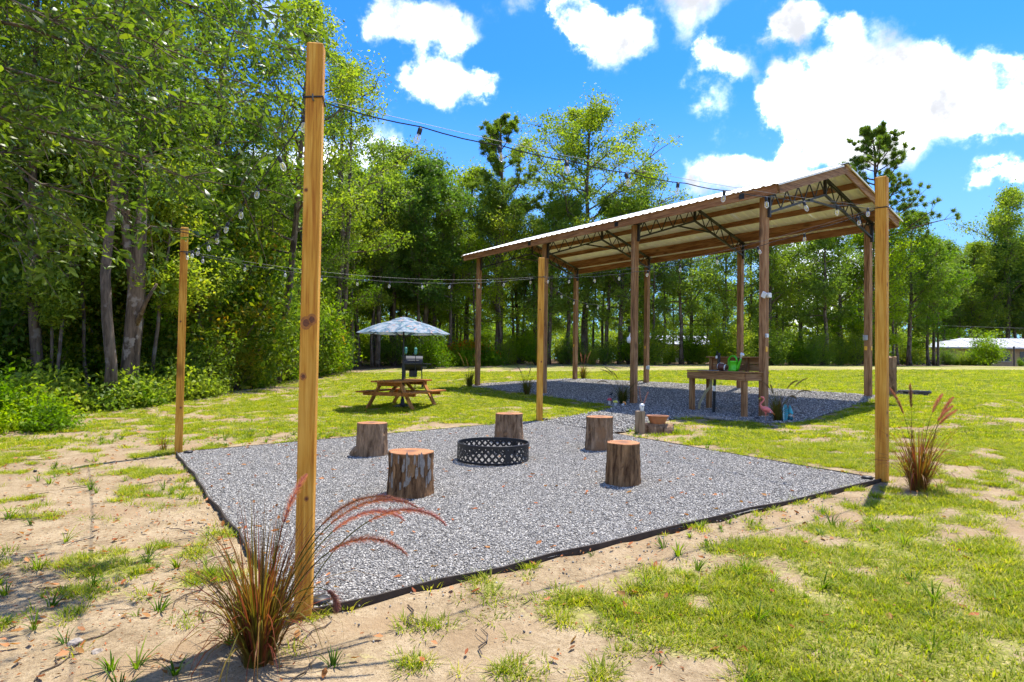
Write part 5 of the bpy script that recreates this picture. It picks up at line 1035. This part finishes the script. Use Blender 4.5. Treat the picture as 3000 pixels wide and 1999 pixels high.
for k in range(4): bush('G2', wx(1340 + k * 30, 41), 41 + rr_.uniform(-.5, .5), 1.1, 'bright leafy plant below the orange flowers', 'plants below the orange flowers')
for k in range(4): put('LY', wx(1330 + k * 26, 42), 42 + rr_.uniform(-.4, .4), 1.25, k, 'orange flowering lily clump before the treeline', 'orange lily clumps', 'lily_clump', 'flowers', ('stems', 'foliage'))
put('S2', wx(2893, 73), 73, 3.9, 1.0, 'bright green round small tree in front of the bungalow', None, 'small_tree', 'tree', ('stems', 'foliage')).scale = (1.9, 1.9, 1.65)
for px2, h in ((2772, 2.2), (2745, 1.1), (2800, .9), (2822, 1.8), (2838, 1.3), (2858, 1.2), (2990, 1.0)): bush('S2' if h < 1.5 else 'S1', wx(px2, 74), 74, h, 'trimmed garden shrub along the bungalow wall', 'garden shrubs by the bungalow')
# far-off wood closing the view behind the trunks
r = np.random.default_rng(61); n = 1700; an_ = r.uniform(-.95, .80, n); dd = r.uniform(112, 150, n); C = np.column_stack([np.tan(an_) * dd, dd, 1.2 + r.random(n) ** 1.2 * 16.5]); Pn, rc = clumps(C, 40, 1.6, 62); Pn[:, 2] = np.maximum(Pn[:, 2], 1.2)
tag(link('distant_wood', leaf_mesh('distant_wood', Pn, .75, .5, M['leafd'], 63, rc)), 'far off green wood seen between the tree trunks', 'wood', kind='stuff')
# overhanging oak beside the sand: trunk out to the side, limbs reaching over the sand
T = MB(); r = np.random.default_rng(88); C = []; TD = []
TP = [Vector((-6.9, 3.1, -.3)), Vector((-6.8, 3.15, 1.6)), Vector((-6.7, 3.2, 3.2)), Vector((-6.6, 3.3, 5.0)), Vector((-6.4, 3.6, 7.2)), Vector((-6.3, 3.7, 9.2))]; T.tube(TP, [.34, .26, .24, .2, .14, .05], 12)
targets = [(-3.35, 7.6, 3.25), (-4.1, 7.0, 2.75), (-3.3, 8.6, 4.3), (-3.0, 8.2, 5.3), (-4.4, 8.6, 3.6), (-4.9, 7.9, 4.9), (-3.6, 7.4, 4.6), (-4.2, 9.6, 5.6), (-5.6, 8.4, 3.0), (-5.2, 7.2, 2.35), (-2.9, 6.6, 5.2), (-3.2, 9.4, 6.2), (-4.8, 6.8, 3.6), (-5.4, 9.2, 6.4), (-1.9, 5.0, 5.2), (-2.9, 5.0, 5.4), (-3.8, 4.6, 5.0), (-6.4, 9.0, 4.4), (-4.3, 6.4, 4.4), (-6.0, 8.0, 5.4), (-3.9, 8.0, 3.9), (-5.1, 6.6, 2.9), (-4.6, 8.0, 5.9), (-3.6, 8.8, 5.0)]
for i, tg_ in enumerate(targets):
    e = Vector(tg_)
    if not 13 < i < 17: e = Vector((e.x * .62, e.y * .62, CAM_H + .62 * (e.z - CAM_H)))
    z0 = min(7.5, max(2.6, e.z + .4 + r.uniform(-.3, .6))); k = max(j for j in range(5) if TP[j].z <= z0); s_ = TP[k].lerp(TP[k + 1], (z0 - TP[k].z) / (TP[k + 1].z - TP[k].z)); m1 = s_.lerp(e, .35) + Vector((0, 0, .55)); m2 = s_.lerp(e, .7) + Vector((0, 0, .45)); Q = []
    for j in range(15): u = j / 14; Q.append(s_ * (1 - u) ** 3 + m1 * 3 * u * (1 - u) ** 2 + m2 * 3 * u * u * (1 - u) + e * u ** 3 + Vector(r.normal(size=3) * .035))
    T.tube(Q, [.032 * (1 - u / 14) ** 1.2 + .003 for u in range(15)], 6, False)
    for j in range(5, 15):
        d = (Q[j] - Q[j - 1]).normalized()
        for s2 in range(4):
            d2 = (d + Vector(r.normal(size=3) * .62) + Vector((0, 0, -.12))).normalized(); ln = r.uniform(.2, .55); E_ = Q[j] + d2 * ln + Vector((0, 0, -.08 * ln)); T.tube([Q[j], Q[j].lerp(E_, .5) + Vector((0, 0, .03)), E_], [.004, .003, .0015], 4, False)
            nl = int(11 + 22 * ln)
            for q in range(nl): u = r.uniform(.15, 1.05); C.append(Q[j].lerp(E_, u) + Vector(r.normal(size=3) * .045)); TD.append(d2)
C = np.array(C); TD = np.array(TD); n = len(C); q_ = np.random.default_rng(89)
def oak_leaves(P, tdir, mat):
    r = np.random.default_rng(90); n = len(P); L = .082 * r.uniform(.5, 1.35, n); Wd = L * r.uniform(.26, .38, n); nrm = r.normal(size=(n, 3)); nrm[:, 2] += .7; nrm /= np.linalg.norm(nrm, axis=1, keepdims=True)
    t = tdir + r.normal(0, .6, (n, 3)) + np.array([0, 0, -.15]); t -= nrm * (t * nrm).sum(1, keepdims=True); t /= np.linalg.norm(t, axis=1, keepdims=True) + 1e-9; b = np.cross(nrm, t); V = np.empty((n, 8, 3))
    for k, (u, w_, f_) in enumerate(((-.5, 0, 0), (-.15, .34, .05), (.10, .5, .09), (.30, .34, .07), (.5, 0, -.04), (.30, -.34, .07), (.10, -.5, .09), (-.15, -.34, .05))): V[:, k] = P + t * (L * u)[:, None] + b * (Wd * w_)[:, None] + nrm * (L * f_)[:, None]
    o = np.arange(n)[:, None] * 8; F = np.concatenate([o + np.array([0, 1, 7, 7]), o + np.array([1, 2, 6, 7]), o + np.array([2, 3, 5, 6]), o + np.array([3, 4, 5, 5])]); quads = np.concatenate([o + np.array([[1, 2, 6, 7]]), o + np.array([[2, 3, 5, 6]])]); tris = np.concatenate([o + np.array([[0, 1, 7]]), o + np.array([[3, 4, 5]])])
    F3 = np.concatenate([tris, quads[:, [0, 1, 2]], quads[:, [0, 2, 3]]]); rn = r.random(n); ids = np.concatenate([np.arange(n), np.arange(n), np.arange(n), np.arange(n), np.arange(n), np.arange(n)]); return np_mesh('crown', V.reshape(-1, 3), F3, mat, False, None, dict(rnd=rn[ids]))
ok = thing('overhanging_oak', 'oak with glossy narrow leaves whose branches hang over the bare sand', 'tree', (0, 0, 0)); T.build('trunk', M['trunk'], ok, sm=True); link('crown', oak_leaves(C, TD, M['oak']), ok)
# old fence stub in the wood
t = thing('old_fence_stub', 'grey split old fence post standing in the wood shade', 'post', (-12.4, 16.6, g1(-12.4, 16.6) - .05), .4); MB().box((0, 0, .62), (.17, .16, 1.24), None, .03).build('timber', M['log_z'], t); MB().box((.15, .03, .59), (.11, .15, 1.18), None, .03).build('split_half', M['log_z'], t)

# ------------------------------------------------------------------ ornamental grasses
def fountain(name, loc, H, nb, spread, wd, plumes, label, seed, mats=('fount', 'plume'), dark=0.):
    r = np.random.default_rng(seed); t = thing(name, label, 'ornamental grass', (loc[0], loc[1], g1(*loc) - .02), 0, 'ornamental grass clumps'); V = []; F = []; A = []
    for i in range(nb):
        a = r.uniform(0, 6.28); rad = .075 * H / .7 * math.sqrt(r.random()); el = 1.56 - .42 * r.random() ** 2.2; ln = H * r.uniform(.45, 1.22); d = np.array([math.cos(a), math.sin(a)]); sd = np.array([-d[1], d[0], 0]); p = np.array([d[0] * rad, d[1] * rad, 0.]); e = el; tw = r.normal() * .5; rn = r.random(); rn = rn if r.random() > dark else rn * .3; k = len(V); segs = 7; droop = r.uniform(.0, .14) if r.random() < .75 else r.uniform(.16, .38)
        for j in range(segs + 1):
            u = j / segs; ww = wd * (1 - u ** 2.2) * (.55 + .45 * min(1, u * 4)) / 2; s_ = sd * math.cos(tw * u) + np.array([0, 0, 1]) * math.sin(tw * u); V += [p - s_ * ww, p + s_ * ww]; c = np.clip(rn * .66 + .2 * u, 0, 1); A += [c, c]
            p = p + np.array([d[0] * math.cos(e), d[1] * math.cos(e), math.sin(e)]) * ln / segs; e -= droop * (1 + 1.6 * u)
        for j in range(segs): o = k + 2 * j; F.append((o, o + 1, o + 3, o + 2))
    link('foliage', np_mesh('foliage', V, F, M[mats[0]], True, dict(rnd=A)), t)
    for (a, el, ln, drp, pl_) in plumes:
        d = Vector((math.cos(a), math.sin(a), 0)); p = Vector((r.normal() * .03, r.normal() * .03, 0)); e = el; P = [p.copy()]; N = 26
        for j in range(N): p = p + (d * math.cos(e) + Vector((0, 0, math.sin(e)))) * ln / N; e -= drp * (j / N) ** 1.6; P.append(p.copy())
        q = MB().tube(P, [.0028] * 18 + [.002] * (N - 17), 4); st = int(N * (1 - pl_)); st_o = q.build('plume_stalk', M[mats[0]], t); nh = 800; Vh = []; Fh = []; Ah = []
        for i in range(nh):
            u = r.random(); f_ = st + (N - st - .01) * u; k = int(f_); c = P[k].lerp(P[k + 1], f_ - k); tg2 = (P[k + 1] - P[k]).normalized(); rd = Vector(r.normal(size=3)); rd = (rd - tg2 * rd.dot(tg2)).normalized(); L_ = .030 * (H / .7) ** .5 * math.sin(math.pi * min(.97, u * .86 + .12)) ** .6 + .004; tip = c + (rd * .85 + tg2 * .75) * L_; sdv = rd.cross(tg2) * .0016 * (1 if H < .75 else 1.5); o = len(Vh); Vh += [c - sdv, c + sdv, tip]; Fh.append((o, o + 1, o + 2)); rn = r.random(); Ah += [rn * .7, rn * .7, min(1, rn * .7 + .3)]
        link('plume', np_mesh('plume', [tuple(v) for v in Vh], Fh, M[mats[1]], False, dict(rnd=Ah)), t)
fountain('fountain_grass', (-1.20, 3.15), .70, 400, .1, .0085, [(.32, 1.3, 1.14, .20, .36), (.12, 1.22, 1.22, .2, .36), (.5, 1.2, 1.10, .22, .36), (-.05, 1.15, 1.08, .22, .36), (.24, 1.13, 1.24, .22, .34), (1.3, 1.42, .95, .10, .3), (.1, 1.3, .66, .36, .16)], 'purple fountain grass with arching pink plumes on the bare sand', 501)
fountain('fountain_grass', (4.13, 6.55), .74, 300, .1, .0085, [(2.4, 1.5, 1.08, .06, .24), (1.2, 1.54, 1.10, .03, .2), (.2, 1.42, 1.04, .08, .22), (.0, 1.38, .98, .09, .22), (.4, 1.4, 1.08, .08, .2), (-.3, 1.36, .95, .09, .22)], 'tall fountain grass clump with upright pink plumes on the lawn', 502)
fountain('fountain_grass', (5.25, 12.72), .60, 190, .1, .012, [(.3, 1.4, 1.0, .14, .3), (.1, 1.2, 1.0, .2, .3), (2.9, 1.4, .95, .12, .3), (.6, 1.1, .9, .22, .3), (0, 1.3, 1.08, .12, .3), (1.5, 1.45, .8, .1, .3)], 'dark ornamental grass clump by the flamingo ornament', 503, ('fount', 'plume2'), .8)
fountain('fountain_grass', (2.80, 16.2), .62, 190, .1, .014, [(3.0, 1.3, 1.15, .14, .3), (2.6, 1.4, 1.1, .12, .3), (3.3, 1.15, 1.0, .2, .3), (.2, 1.2, 1.0, .2, .3), (2.9, 1.45, .95, .1, .3)], 'dark ornamental grass clump by the mushroom ornaments', 504, ('fount', 'plume2'), .85)
fountain('fountain_grass', (-1.42, 21.95), .62, 150, .1, .016, [(3, 1.4, 1.3, .06, .4), (1, 1.45, 1.35, .05, .4), (0, 1.4, 1.25, .06, .4), (2, 1.3, 1.2, .08, .4)], 'ornamental grass clump at the shelter end post behind the picnic table', 505, ('fount', 'plume2'), .7)
fountain('fountain_grass', (.46, 19.1), .62, 160, .1, .015, [(3, 1.4, .95, .06, .3), (1, 1.4, .9, .06, .3)], 'ornamental grass clump behind the shelter corner post', 506, ('fount', 'plume2'), .85)
fountain('fountain_grass', (2.83, 25.4), .60, 110, .1, .02, [(2, 1.45, 1.1, .04, .4), (0, 1.45, 1.15, .04, .4), (1, 1.4, 1.05, .04, .4)], 'dry ornamental grass at the shelter back corner post', 507, ('fount', 'plume'), .3)
fountain('fountain_grass', (-4.93, 9.2), .30, 60, .1, .007, [], 'small dry grass tuft beside the post facing the wood', 508, ('fount', 'plume2'), .1)
# two cut plumes in the vase
t = thing('cut_plumes', 'two cut pink grass plumes standing in the skull vase', 'plumes', VASE)
for (dx, ln) in ((-.05, .27), (.10, .20)):
    r = np.random.default_rng(int(ln * 100)); Vh = []; Fh = []; Ah = []; A0 = Vector((0, 0, -.07)); B0 = Vector((dx * 1.0, 0, ln)); st_ = MB().tube([A0, B0], .0025, 5).build('stalk', M['fount'], t)
    for i in range(260):
        u = .3 + .7 * r.random(); c = A0.lerp(B0, u); rd = Vector(r.normal(size=3)).normalized(); o = len(Vh); tip = c + rd * .016 + Vector((0, 0, .014)); sdv = rd.cross(Vector((0, 0, 1))) * .12 * .016; Vh += [c - sdv, c + sdv, tip]; Fh.append((o, o + 1, o + 2)); Ah += [r.random()] * 3
    link('plume', np_mesh('plume', [tuple(v) for v in Vh], Fh, M['plume'], False, dict(rnd=Ah)), t)
